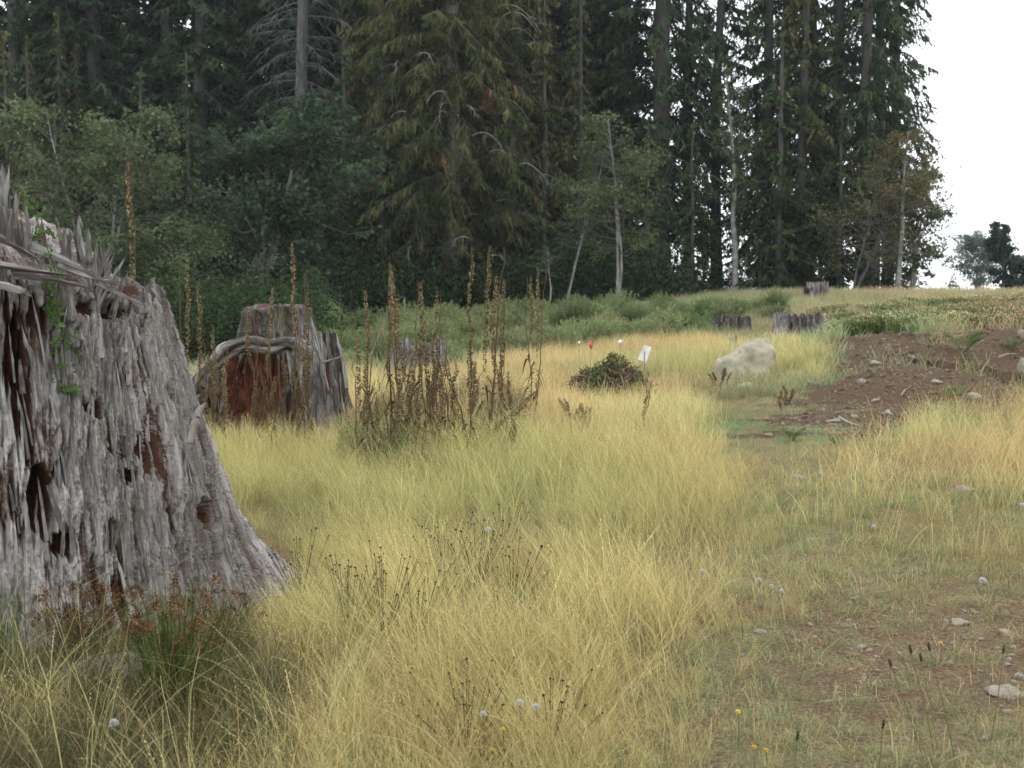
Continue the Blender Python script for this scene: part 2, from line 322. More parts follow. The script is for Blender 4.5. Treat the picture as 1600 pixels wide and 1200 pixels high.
# ------------------------------------------------------------------ ground
def build_ground():
    def warp(n, lo, mid, hi, wfine):
        t = np.linspace(-1, 1, n); s = np.sign(t) * (np.abs(t) * wfine + np.abs(t) ** 5 * (1 - wfine)); return np.where(s < 0, mid + s * (mid - lo), mid + s * (hi - mid))
    xs = warp(360, -600, 3, 600, .028); ys = warp(380, -300, 12, 900, .03)
    X, Y = np.meshgrid(xs, ys, indexing='ij'); Z = gz(X, Y)
    V = st3(X, Y, Z).reshape(-1, 3); nx, ny = X.shape
    i = (np.arange(nx - 1)[:, None] * ny + np.arange(ny - 1)[None]).ravel()
    Fc = np.stack([i, i + ny, i + ny + 1, i + 1], 1)
    x, y = V[:, 0], V[:, 1]
    soil = np.maximum(inside(Z_dirt, x, y, .9) * 1., inside(Z_bare, x, y, .5) * .62)
    soil = np.maximum(soil, .38 + .25 * fbm(st3(x * .8, y * .8, 3.), 3))
    straw = (inside(Z_tall, x, y, .3) | inside(Z_right, x, y, .3)) * 1.
    soil = np.where(straw > 0, soil * .5, soil)
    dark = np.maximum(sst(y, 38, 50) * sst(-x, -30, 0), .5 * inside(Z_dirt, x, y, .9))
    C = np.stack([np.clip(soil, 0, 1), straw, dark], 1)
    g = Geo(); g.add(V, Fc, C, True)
    m, n, l = _mat('clearing ground')
    o = N(n, 'ShaderNodeOutputMaterial'); b = N(n, 'ShaderNodeBsdfPrincipled'); b.inputs['Roughness'].default_value = .95; b.inputs['Specular IOR Level'].default_value = .1
    a = N(n, 'ShaderNodeAttribute', attribute_name='Col'); sp = N(n, 'ShaderNodeSeparateColor'); l.new(a.outputs['Color'], sp.inputs[0])
    tx = N(n, 'ShaderNodeTexCoord')
    n1 = N(n, 'ShaderNodeTexNoise', Scale=5., Detail=8., Roughness=.7); l.new(tx.outputs['Object'], n1.inputs['Vector'])
    n2 = N(n, 'ShaderNodeTexNoise', Scale=55., Detail=5., Roughness=.8); l.new(tx.outputs['Object'], n2.inputs['Vector'])
    vo = N(n, 'ShaderNodeTexVoronoi', Scale=45.); l.new(tx.outputs['Object'], vo.inputs['Vector'])
    def ramp(src, stops):
        c = N(n, 'ShaderNodeValToRGB'); e = c.color_ramp.elements
        e[0].position = stops[0][0]; e[0].color = (*stops[0][1], 1); e[1].position = stops[-1][0]; e[1].color = (*stops[-1][1], 1)
        for p, q in stops[1:-1]: z = e.new(p); z.color = (*q, 1)
        l.new(src, c.inputs[0]); return c.outputs[0]
    dirt = ramp(n2.outputs['Fac'], [(.25, (.065, .040, .022)), (.48, (.185, .122, .070)), (.6, (.30, .22, .145)), (.76, (.46, .39, .29))])
    turf = ramp(n2.outputs['Fac'], [(.3, (.14, .12, .062)), (.5, (.26, .225, .12)), (.7, (.44, .38, .22))])
    strw = ramp(n2.outputs['Fac'], [(.3, (.14, .10, .045)), (.5, (.26, .20, .09)), (.75, (.42, .34, .17))])
    f1 = N(n, 'ShaderNodeMath', operation='MULTIPLY_ADD'); l.new(n1.outputs['Fac'], f1.inputs[0]); f1.inputs[1].default_value = 1.6
    s0 = N(n, 'ShaderNodeMath', operation='ADD'); s0.inputs[1].default_value = -.8; l.new(sp.outputs['Red'], s0.inputs[0]); l.new(s0.outputs[0], f1.inputs[2])
    fr = N(n, 'ShaderNodeMapRange'); fr.inputs[1].default_value = .3; fr.inputs[2].default_value = .6; l.new(f1.outputs[0], fr.inputs[0])
    def mix(f, A, B):
        x = N(n, 'ShaderNodeMix', data_type='RGBA'); l.new(f, x.inputs[0]); l.new(A, x.inputs[6])
        if isinstance(B, tuple): x.inputs[7].default_value = B
        else: l.new(B, x.inputs[7])
        return x.outputs[2]
    c = mix(fr.outputs[0], mix(sp.outputs['Green'], turf, strw), dirt)
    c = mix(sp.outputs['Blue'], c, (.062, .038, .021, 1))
    l.new(c, b.inputs['Base Color'])
    hh = N(n, 'ShaderNodeMath', operation='ADD'); l.new(n2.outputs['Fac'], hh.inputs[0]); l.new(vo.outputs['Distance'], hh.inputs[1])
    bp = N(n, 'ShaderNodeBump', Strength=1., Distance=.05); l.new(hh.outputs[0], bp.inputs['Height']); l.new(bp.outputs[0], b.inputs['Normal'])
    l.new(b.outputs[0], o.inputs[0])
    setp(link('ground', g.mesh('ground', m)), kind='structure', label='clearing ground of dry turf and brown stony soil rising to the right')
build_ground()

# ------------------------------------------------------------------ rough stumps
def grain_attr(me, G):
    a = me.attributes.new('grain', 'FLOAT_VECTOR', 'POINT'); a.data.foreach_set('vector', G.astype(np.float32).ravel())
def stump_disp(a, z, R, seed, k):
    """radial displacement (m) and depth measure of fibrous broken wood"""
    s = a * R
    warp = .05 * noise(st3(s * 3, z * 2.2, seed)) + .02 * noise(st3(s * 9, z * 7, seed))
    zo = z; z = z + .085 * noise(st3(s * 48, 0, seed + 5)) + .05 * noise(st3(s * 120, zo * 1.5, seed + 6)) + .03 * noise(st3(s * 260, zo * 3, seed + 8))
    warp = warp * .55
    big = fbm(st3((s + warp) * 3.2, zo * .55, seed + 3), 2) * .06
    p1 = fbm(st3((s + warp) * 15, z * 1.7, seed + 9), 3)           # long plates
    p2 = fbm(st3((s + warp) * 50, z * 6.5, seed + 15), 3)
    q = np.floor(p1 * 5) / 5; pl = q + .25 * (p1 - q)
    q2 = np.floor(p2 * 4) / 4; pl2 = q2 + .3 * (p2 - q2)
    cr = -np.maximum(0, .12 - np.abs(fbm(st3((s + warp) * 6, z * .9, seed + 21), 3))) / .12   # cracks along the grain
    fi = noise(st3(s * 95, z * 6, seed + 30)) * .5 + noise(st3(s * 180, z * 14, seed + 31)) * .3
    ch = fbm(st3(s * 22, z * 20, seed + 40), 4)
    pit = sst(fbm(st3((s + warp) * 15, z * 6.5, seed + 44), 3), .12, .30) * np.clip(.35 + .9 * noise(st3(s * 2.5, z * 1.7, seed + 55)) + .5 * sst(z, .3, 1.2), 0, 1)
    sl = np.abs(((s * 42 + 3 * noise(st3(s * 4, z * 1.1, seed + 61))) % 1) - .5) * 2
    d = big + k * (.042 * pl + .034 * pl2 + .07 * cr * np.clip(.6 + noise(st3(s * 2, z * 2, seed + 50)), 0, 1) + .009 * fi + .022 * ch - .022 * pit + .006 * sl)
    return d, (.45 * pl + .4 * pl2 + .7 * cr + .3 * ch - 1.0 * pit)
def rough_stump(name, me_name, mat, C, Rf, hf, z0, na, nz, a_lo, a_hi, seed, k=1., holes=(), cap=None, parent=None, front=None, rotb=0., lich=0., jag=.06, capw=26):
    """closed displaced surface of revolution. angle 0 looks at the camera, + is to the right"""
    C = np.array(C, float); tc_ = -C / np.linalg.norm(C) if front is None else np.array(front); rt = np.array([-tc_[1], tc_[0]])
    a1 = np.linspace(a_lo, a_hi, na); a2 = np.linspace(a_hi, a_lo + 2 * pi, max(12, na // 5))[1:-1]; A = np.concatenate([a1, a2])
    n = len(A); v = np.linspace(0, 1, nz)
    AA, VV = np.meshgrid(A, v, indexing='ij')
    H = hf(AA)
    per = np.exp(-np.abs(((AA - a_lo + pi) % (2 * pi)) - pi) * 0)
    jagn = jag * (noise(st3(AA * 22, 0, seed)) + .7 * noise(st3(AA * 60, 0, seed + 2)) + .4 * np.floor(2 * noise(st3(AA * 13, 0, seed + 5))))
    ZZ = z0 + (H + jagn - z0) * VV
    R = Rf(AA, ZZ); d, dep = stump_disp(AA, ZZ, R, seed, k)
    fade = np.clip(np.minimum((AA - a_lo) / .15, (a_hi - AA) / .15), 0, 1) if a_hi - a_lo < 6 else 1.
    rot = np.clip(rotb + .30 * fbm(st3(AA * R * 2.2, ZZ * 2., seed + 70), 3) + .70 * (-dep) - .30, 0, 1)
    for (ha, hz, wa, wz, dd) in holes:
        fz = .1 if dd >= .15 else 1.
        hs = ((AA - ha) * R / wa + fz * .25 * noise(st3(AA * 20, ZZ * 7, 3.))) ** 2 + ((ZZ - hz) / wz + fz * .3 * noise(st3(AA * R * 60, 0, 8.)) + fz * .25 * noise(st3(AA * R * 130, 0, 9.))) ** 2
        m = 1 - sst(hs, .55, 1.15); d = d - dd * m; rot = np.clip(rot + .8 * m * (dd > .05), 0, 1)
    R = R + d * fade
    X = C[0] + R * (np.cos(AA) * tc_[0] + np.sin(AA) * rt[0]); Y = C[1] + R * (np.cos(AA) * tc_[1] + np.sin(AA) * rt[1])
    V = [st3(X, Y, ZZ).reshape(-1, 3)]
    tone = np.clip(.5 + .45 * fbm(st3(AA * R * 2.5, ZZ * 1.2, seed + 80), 3) + .25 * dep, 0, 1)  # random tone, plus crevice shade put into the colour by depth
    moss = np.clip(lich * (.5 + fbm(st3(AA * R * 6, ZZ * 6, seed + 90), 3)), 0, 1)
    Cc = [np.stack([rot, tone, moss], -1).reshape(-1, 3)]
    G = [st3(AA * R, ZZ * .09, R * .0).reshape(-1, 3)]
    i = np.arange(n)[:, None] * nz + np.arange(nz - 1)[None]; j = ((np.arange(n) + 1) % n)[:, None] * nz + np.arange(nz - 1)[None]
    Fs = [np.stack([i, j, j + 1, i + 1], -1).reshape(-1, 4)]
    # cap: rings inwards from the rim
    off = n * nz; ring0 = np.arange(n) * nz + nz - 1
    prev = ring0; cz = cap if cap else (lambda X, Y, t, rim: rim)
    rimx, rimy, rimz = X[:, -1], Y[:, -1], ZZ[:, -1]
    for r in range(1, capw + 1):
        t = r / capw
        xx = rimx + (C[0] - rimx) * t; yy = rimy + (C[1] - rimy) * t
        zz = cz(xx, yy, t, rimz) + jag * (.7 * fbm(st3(xx * 9, yy * 9, seed), 3) + .5 * noise(st3(xx * 34, yy * 34, seed))) * min(1, t * 4)
        V.append(st3(xx, yy, zz)); Cc.append(np.stack([np.clip(rotb + .12 + .8 * fbm(st3(xx * 9, yy * 9, 2.), 3), 0, 1), np.clip(.4 + .5 * fbm(st3(xx * 9, yy * 9, 6.), 3), 0, 1), 0 * xx], -1))
        G.append(st3(xx, yy * .3, zz)); cur = off + np.arange(n); off += n
        Fs.append(np.stack([prev, np.roll(prev, -1), np.roll(cur, -1), cur], -1)); prev = cur
    g = Geo(); g.V = [np.concatenate(V)]; g.C = [np.concatenate(Cc)]; g.F = [np.concatenate(Fs)]; g.n = len(g.V[0]); g.sm = [np.full(len(g.F[0]), True)]
    if parent is not None: g.V[0] = g.V[0] - np.array(parent.location)
    me = g.mesh(me_name, mat); grain_attr(me, np.concatenate(G))
    return link(name, me, parent)
def splinter_mesh(k, mat, w=1., rotv=0.1):
    """unit-long broken sliver of wood, base at origin, pointing up"""
    r = np.random.default_rng(100 + k); n = 7; K = 9; g = Geo(); V = []
    ang = np.sort(r.uniform(0, 2 * pi, n) * .35 + np.arange(n) * 2 * pi / n * .65 + 0)
    prof = r.uniform(.7, 1.2, n); bend = r.uniform(-.06, .06, 2); tips = r.uniform(.72, 1.0, n)
    for i in range(K):
        t = i / (K - 1); tap = 1 - .65 * t ** 1.8
        for j in range(n):
            rr = prof[j] * tap * (1 + .12 * r.normal())
            V.append([.5 * rr * cos(ang[j]) + bend[0] * t * t * 8, .22 * rr * sin(ang[j]) + bend[1] * t * t * 8, t * (tips[j] if i > K - 3 else 1) * 1.])
    V = np.array(V); V[:, :2] *= w
    i = np.arange(K - 1)[:, None] * n + np.arange(n)[None]; j = np.arange(K - 1)[:, None] * n + ((np.arange(n) + 1) % n)[None]
    Fc = np.stack([i, j, j + n, i + n], -1).reshape(-1, 4)
    C = np.stack([np.clip(rotv + .2 * r.normal(size=len(V)), 0, 1) * (1 - V[:, 2]), np.clip(.40 + .22 * r.normal() + .15 * r.normal(size=len(V)), 0, 1), 0 * V[:, 0]], -1)
    g.add(V, Fc, C); top = (K - 1) * n + np.arange(n); g.add(V[top], np.arange(n)[None], C[top])
    me = g.mesh('splinter_%d' % k, mat); Vall = np.concatenate(g.V); grain_attr(me, np.stack([Vall[:, 0] * .07 + k, Vall[:, 2] * .012, Vall[:, 1] * .07], -1))
    return me
SPL = [splinter_mesh(k, M['wood']) for k in range(9)]
SPLD = [splinter_mesh(20 + k, M['wood2'], rotv=.5) for k in range(4)]
SPLS = [splinter_mesh(30 + k, M['wood3']) for k in range(4)]
def aim(o, d):
    import mathutils
    q = mathutils.Vector(tuple(d)).to_track_quat('Z', 'Y'); o.rotation_mode = 'QUATERNION'; o.rotation_quaternion = q
def place_splinter(par, me, p, d, L, Wd, T, spin=0., name='splinter'):
    import mathutils
    o = link(name, me, par, np.array(p) - np.array(par.location)); q = mathutils.Vector(tuple(float(x) for x in d)).to_track_quat('Z', 'Y') @ mathutils.Quaternion((0, 0, 1), spin)
    o.rotation_mode = 'QUATERNION'; o.rotation_quaternion = q; o.scale = (Wd, T, L); return o

# the big foreground stump ---------------------------------------------------
S1 = np.array([-2.55, 6.05]); T1 = -S1 / np.linalg.norm(S1); R1v = np.array([-T1[1], T1[0]])
def R1(a, z):
    zz = np.array([-.4, -.15, 0, .19, .41, .725, 1.1, 1.49, 1.8, 2.3]); rr = np.array([1.72, 1.59, 1.42, 1.215, 1.105, 1.0, .89, .80, .74, .62])
    base = np.interp(z, zz, rr)
    fl = sst(-z, -.9, .2)                      # root flare lobes low down
    lob = .5 + .5 * np.cos((a - radians(80)) * 4.0)
    base = base * (1 - fl * .16 * (1 - lob))
    front = np.exp(-((a - radians(25)) / .9) ** 2); return base - .03 * front * (1 - fl)
def h1(a):
    d = np.degrees((a + pi) % (2 * pi) - pi)
    return np.interp(d, [-180, -120, -60, -30, 0, 8, 14, 30, 45, 55, 62, 66, 78, 95, 130, 180], [1.75, 1.8, 1.95, 2.0, 1.66, 1.56, 1.52, 1.50, 1.47, 1.40, 1.42, 1.47, 1.50, 1.46, 1.5, 1.75])
def s1_pt(a, z, off=0.):
    R = float(R1(np.array(a), np.array(z))); d, _ = stump_disp(np.array(a), np.array(z), R, 5.0, 1.); R = R + float(d) + off
    q = S1 + R * (cos(a) * T1 + sin(a) * R1v); return np.array([q[0], q[1], z])
def s1_from_px(px, py):
    best = None
    for a in np.radians(np.arange(-10, 90, 1.)):
        # find z whose projection is py
        for z in np.arange(-.1, 2.1, .02):
            R = float(R1(a, z)); q = S1 + R * (cos(a) * T1 + sin(a) * R1v)
            yy = q[1] * cos(TH) - (z - CAMZ) * sin(TH); u = (q[1] * sin(TH) + (z - CAMZ) * cos(TH)) / yy; r = q[0] / yy
            e = (800 + r * F - px) ** 2 + (600 - u * F - py) ** 2
            if best is None or e < best[0]: best = (e, a, z)
    return best[1], best[2]
hp = lambda px, py: s1_from_px(px, py)
holes1 = []
for (px, py, wa, wz, dd) in [(314, 802, .045, .085, .3), (176, 840, .04, .075, .25), (42, 640, .05, .25, .13), (22, 560, .05, .16, .12), (66, 790, .06, .16, .22), (100, 850, .05, .07, .12), (120, 560, .04, .07, .05), (145, 635, .05, .06, .07),
                             (60, 500, .05, .08, .06), (215, 745, .04, .05, .06), (175, 680, .02, .10, .06), (185, 490, .09, .05, .09), (130, 480, .06, .05, .06), (90, 560, .03, .12, .05), (235, 560, .02, .10, .05), (110, 520, .05, .05, .05)]:
    a_, z_ = hp(px, py); holes1.append((a_, z_, wa, wz, dd))
big = thing('tree_stump', 'huge weathered grey stump with splintered top at left edge of clearing', 'stump', (S1[0], S1[1], 0))
def cap1(X, Y, t, rim):
    core = 1.62 + .30 * sst(-(X - S1[0]) * 1., -.45, .55) + .05 * noise(st3(X * 7, Y * 7, 1.)) + .03 * noise(st3(X * 20, Y * 20, 1.)) + .12 * sst(Y - S1[1], -.4, .4)
    core = core - .22 * sst(X - S1[0], .25, .75)
    dip = -.05 * np.exp(-((t - .06) / .05) ** 2)
    return rim + (core - rim) * sst(t, 0, .55) + dip
rough_stump('stump_body', 'big_stump_body', M['wood'], S1, R1, h1, -.35, 460, 360, radians(-18), radians(108), 5.0, 1., holes1, cap1, big, rotb=.02, lich=.12, jag=.035, capw=40)
# splinters standing on the broken top: outline of the ridge in the photograph
rg = np.random.default_rng(11)
ridge = [(0, 262), (22, 285), (45, 345), (70, 330), (85, 375), (100, 352), (112, 345), (125, 358), (150, 372), (175, 385), (195, 400), (205, 440)]
rx = [p[0] for p in ridge]; ry = [p[1] for p in ridge]
for i in range(84):
    px = rg.uniform(-60, 204); Y = rg.uniform(5.75, 6.25) - .15 * (px > 120)
    top = np.interp(px, rx, ry) + abs(rg.normal()) * 16 + (0 if i % 3 else 25)
    tp = at(px, top, Y); lean = rg.uniform(-.2, .22) + (.35 if px > 168 else 0)
    L = rg.uniform(.16, .36) + (.2 if px < 45 else 0); d = nrm(np.array([lean, rg.uniform(-.25, .1), 1.]))
    place_splinter(big, SPL[i % 9], tp - d * L, d, L, rg.uniform(.03, .065), rg.uniform(.02, .07), rg.uniform(-.7, .7))
for (px, py, Y, L, Wd, dx) in [(5, 262, 5.9, .55, .14, .0), (24, 284, 5.85, .5, .11, .1), (-20, 250, 6.0, .6, .15, -.05), (110, 338, 5.75, .22, .09, -.25), (104, 352, 5.8, .3, .07, .1), (82, 330, 5.9, .25, .08, -.25), (176, 372, 5.6, .26, .05, .4), (192, 398, 5.55, .24, .05, .5), (160, 400, 5.6, .25, .05, .1), (140, 352, 5.7, .2, .05, .05)]:
    tp = at(px, py, Y); d = nrm(np.array([dx, -.05, 1.])); place_splinter(big, SPL[int(abs(px)) % 9], tp - d * L, d, L, Wd, Wd * .8, .2)
# slabs lying along the rim
for (px0, py0, px1, py1, Y0, Y1, Wd) in [(-30, 408, 110, 432, 5.25, 5.4, .07), (20, 425, 150, 445, 5.3, 5.45, .05), (50, 385, 150, 425, 5.5, 5.5, .04), (90, 412, 190, 452, 5.35, 5.5, .05), (-20, 440, 60, 455, 5.1, 5.2, .05), (150, 440, 232, 478, 5.5, 5.6, .03), (-10, 365, 70, 405, 5.5, 5.6, .05)]:
    A = at(px0, py0, Y0); B = at(px1, py1, Y1); place_splinter(big, SPL[(px0 + py0) % 9], A, nrm(B - A), np.linalg.norm(B - A), Wd, Wd * 1.4, 1.3, 'loose_slab')
# slivers peeling off the front
for i in range(120):
    px = rg.uniform(-10, 330); py = rg.uniform(450, 900); edge = np.interp(py, [450, 700, 800, 970], [235, 300, 340, 440])
    if px > edge - 12: continue
    a_, z_ = None, None
    a_ = radians(np.interp((px + 14) / (edge + 14), [0, .55, .8, .95, 1], [0, 26, 42, 60, 80])); z_ = np.interp(py, [450, 980], [1.47, -.05])
    L = rg.uniform(.1, .34); p0 = s1_pt(a_, z_ - L, -.012); p1 = s1_pt(a_ + rg.normal() * .012, z_, .006 + .012 * rg.random())
    d = nrm(p1 - p0); place_splinter(big, SPL[i % 9], p0, d, L, rg.uniform(.014, .036), rg.uniform(.03, .05), a_ + rg.normal() * .2, 'sliver')
for (x0, y0, x1, y1, Wd) in [(62, 640, 38, 500, .035), (100, 830, 70, 748, .035), (75, 600, 50, 455, .03), (180, 715, 158, 630, .018), (52, 700, 34, 610, .02), (150, 560, 146, 460, .04), (210, 600, 200, 480, .045), (262, 600, 248, 460, .035), (240, 690, 225, 560, .04), (285, 760, 272, 690, .03)]:
    aa, z0_ = hp(x0, y0); ab, z1_ = hp(x1, y1); p0 = s1_pt(aa, z0_, .0); p1 = s1_pt(ab, z1_, .03); d = nrm(p1 - p0)
    place_splinter(big, SPL[x0 % 9], p0, d, np.linalg.norm(p1 - p0), Wd, Wd * 1.2, aa, 'sliver')
# broken root sticking off the right side
g = Geo(); P = np.array([at(302, 668, 5.75), at(306, 650, 5.72), at(312, 638, 5.7), at(319, 632, 5.7)]); tubes(P[None] - np.array([S1[0], S1[1], 0]), np.array([[.02, .014, .011, .006]]), np.array([.1, .8, 0]), g, 6, True)
me = g.mesh('broken_root', M['wood']); grain_attr(me, np.concatenate(g.V) * .5); link('broken_root', me, big)

# the second stump: cut block on rotten base with an arching root -----------------
S2 = np.array([at(432, 600, 12.0)[0], 12.0]); st2 = thing('tree_stump', 'old sawn stump with rotten red hollow front and arching root behind dried stalks', 'stump', (S2[0], S2[1], 0))
pxm = 12.0 / F
def R2(a, z): return np.interp(z, [-.2, .1, .5, .85, 1.2], [.74, .70, .62, .50, .40]) * (1 + .10 * np.cos(3 * a + .6) + .05 * np.cos(7 * a))
rough_stump('rotten_base', 'rotten_base', M['wood2'], S2 + [-.12, 0], R2, lambda a: .72 + .14 * np.cos(a - .4) + .05 * np.cos(4 * a), -.2, 200, 130, radians(-110), radians(110), 11., 1.3, [(radians(-20), .5, .25, .25, .06)], None, st2, rotb=.60, jag=.11, capw=12)
rough_stump('sawn_block', 'sawn_block', M['wood2'], S2 + [.02, .05], lambda a, z: np.interp(z, [.3, .7, .9, 1.05, 1.24], [.62, .52, .43, .355, .325]) * (1 + .05 * np.cos(4 * a + 1) + .03 * np.cos(9 * a)), lambda a: 1.225 + .03 * np.sin(a * 2 + .5) + .012 * np.sin(a * 7), .3, 180, 110, radians(-110), radians(110), 12., .9, (), lambda X, Y, t, r: r + .006 * noise(st3(X * 20, Y * 20, 0)), st2, rotb=-.1, lich=.4, jag=.016, capw=10)
rough_stump('buttress', 'buttress', M['wood2'], S2 + [.47, .15], lambda a, z: np.interp(z, [-.2, .2, .6, .95], [.34, .27, .17, .08]) + 0 * a, lambda a: .92 + 0 * a, -.2, 120, 120, radians(-110), radians(110), 13., .8, (), None, st2, rotb=-.05, lich=.25, jag=.05, capw=6)
def log_tube(name, par, pts, rad, mat, seed, tone=.5, rot=.0, sides=22, K=60, amp=.12, moss=0.):
    pts = np.array(pts); t = np.linspace(0, len(pts) - 1, K); P = np.stack([np.interp(t, np.arange(len(pts)), pts[:, k]) for k in range(3)], 1)
    for _ in range(6): P[1:-1] = (P[:-2] + 2 * P[1:-1] + P[2:]) / 4
    Rr = np.interp(t, np.arange(len(pts)), rad); loc = np.array(par.location) if par else 0
    g = Geo(); tubes((P - loc)[None], Rr[None], np.array([rot, tone, moss]), g, sides, True)
    V = g.V[0]; ctr = np.repeat(P - loc, sides, 0); aa = np.tile(np.arange(sides) * 2 * pi / sides, K); s = np.repeat(np.cumsum(np.r_[0, np.linalg.norm(np.diff(P, axis=0), axis=1)]), sides); rr = np.repeat(Rr, sides)
    ca, sa = np.cos(aa), np.sin(aa)
    dd = fbm(np.stack([ca * 3 + seed, sa * 3, s * 1.5], -1), 3) * 1.3 + .5 * fbm(np.stack([ca * 9 + seed, sa * 9, s * 5], -1), 2); g.V[0] = ctr + (V - ctr) * (1 + amp * dd * 2)[:, None]
    g.V[1] = g.V[0][-sides:]; g.V[2] = g.V[0][:sides]
    C = np.stack([np.clip(rot + .4 * dd, 0, 1), np.clip(tone + .4 * fbm(np.stack([ca * 2, sa * 2, s * 3 + seed], -1), 2), 0, 1), moss + 0 * s], -1); g.C[0] = C
    me = g.mesh(name, mat); G = np.concatenate([np.stack([ca * rr, sa * rr, s * .1], -1), g.V[1], g.V[2]]); grain_attr(me, G); return link(name, me, par)
arch = [at(287, 690, 11.15), at(291, 640, 11.15), at(300, 606, 11.2), at(335, 572, 11.2), at(352, 547, 11.25), at(384, 534, 11.3), at(420, 541, 11.25), at(452, 532, 11.25), at(481, 549, 11.15), at(484, 590, 11.1), at(493, 640, 11.1), at(489, 700, 11.05)]
log_tube('arching_root', st2, arch, [.03, .035, .05, .04, .06, .05, .06, .055, .08, .085, .09, .12], M['wood2'], 3., .6, .0, amp=.55, moss=.05)
for (x0, y0, x1, y1, Y, Wd) in [(508, 625, 486, 505, 11.3, .05), (512, 610, 492, 520, 11.3, .06), (500, 560, 484, 490, 11.4, .05), (505, 690, 497, 590, 11.25, .05), (345, 580, 342, 535, 11.4, .09), (292, 612, 318, 572, 11.35, .10), (300, 630, 330, 580, 11.35, .07), (302, 670, 318, 632, 11.2, .04), (455, 600, 447, 545, 11.35, .04)]:
    A = at(x0, y0, Y); B = at(x1, y1, Y + .1); place_splinter(st2, SPL[x0 % 9], A, nrm(B - A), np.linalg.norm(B - A), Wd, Wd * .6, .3, 'pale_splinter')
for i in range(46):
    px = rg.choice([rg.uniform(478, 515), rg.uniform(284, 345), rg.uniform(495, 545)]); yb = rg.uniform(600, 700); A = at(px, yb, 11.15 + .25 * (px > 505)); L = rg.uniform(.25, .6); d = nrm(np.array([(430 - px) / 900 + rg.normal() * .06, .12, 1.]))
    place_splinter(st2, SPL[i % 9] if i % 3 else SPLD[i % 4], A, d, L, rg.uniform(.03, .08), rg.uniform(.04, .08), rg.uniform(-1, 1), 'side_slab')
for i in range(34):
    px = rg.uniform(300, 478); A = at(px, rg.uniform(640, 700), 11.42 - .1 * rg.random()); L = rg.uniform(.2, .55); d = nrm(np.array([rg.normal() * .08, .25, 1.]))
    place_splinter(st2, SPLD[i % 4], A, d, L, rg.uniform(.03, .07), rg.uniform(.03, .06), rg.uniform(-1, 1), 'rotten_strip')

# the other stumps -----------------------------------------------------------------
def small_stump(label, px, Y, wpx, top, bot, mat, seed, spl, flare=1.25, jag=.05, k=.7, rotb=0., nspl=8, lich=0., na=110, nz=80, tilt=0.):
    c = at(px, bot, Y); zb = float(gz(c[0], Y)); zt = at(px, top, Y)[2]; zb = min(zb, c[2]) - .05; r = wpx / 2 / F * Y
    t = thing('tree_stump', label, 'stump', (c[0], Y, zb))
    rough_stump('stump_body', 'stump_body', mat, [c[0], Y], lambda a, z: np.interp(z, [zb, zb + .35 * (zt - zb), zt], [r * flare, r * 1.05, r * .92]) * (1 + .10 * np.cos(3 * a + seed) + .05 * np.cos(5 * a)), lambda a: zt + tilt * np.sin(a) + 0 * a, zb - .1, na, nz, radians(-110), radians(110), seed, k, (), lambda X, Y_, t_, rm: rm - .3 * (zt - zb) * sst(t_, 0, .3), t, rotb=rotb, lich=lich, jag=jag, capw=8)
    r_ = np.random.default_rng(int(seed * 7))
    for i in range(nspl):
        a = r_.uniform(-1.6, 1.6); L = r_.uniform(.3, .7) * (zt - zb); p = np.array([c[0] + r * sin(a) * .9, Y - r * cos(a) * .9, zt - L * r_.uniform(.5, .95)])
        place_splinter(t, spl[i % len(spl)], p, nrm(np.array([r_.normal() * .06, .02, 1.])), L, r * r_.uniform(.08, .2), r * .12, a)
    return t
small_stump('silvery grey broken stump right beside the pale boulder', 1245, 24.0, 72, 491, 549, M['wood3'], 21., SPLS, 1.45, .05, 1.3, .0, 5)
small_stump('tall pale grey stump standing on the crest below the firs', 1278, 37.5, 34, 441, 474, M['wood3'], 22., SPLS, 1.15, .02, .5, -.1, 2)
small_stump('low leaning grey stump with brown hollow just left of the tall crest stump', 1262, 37.2, 17, 452, 474, M['wood3'], 27., SPLD, 1.2, .08, .8, .45, 4)
small_stump('low dark stump behind the dry grass left of the boulder', 1147, 28.0, 56, 496, 520, M['darkwood'], 23., SPLD, 1.15, .05, 1., .1, 3)
small_stump('small dark rotten stump on the slope above the grey stump', 1316, 33.0, 30, 477, 492, M['darkwood'], 24., SPLD, 1.2, .05, .8, .2, 5)
small_stump('collapsed grey stump half hidden behind the thicket of dried stalks', 655, 19.0, 84, 541, 600, M['wood3'], 25., SPLS, 1.3, .12, 1.3, .0, 8)
small_stump('little grey stump in the dry grass just left of the pale boulder', 1146, 20.0, 10, 527, 542, M['wood3'], 26., SPLS, 1.2, .02, .6, 0., 2, na=50, nz=30)

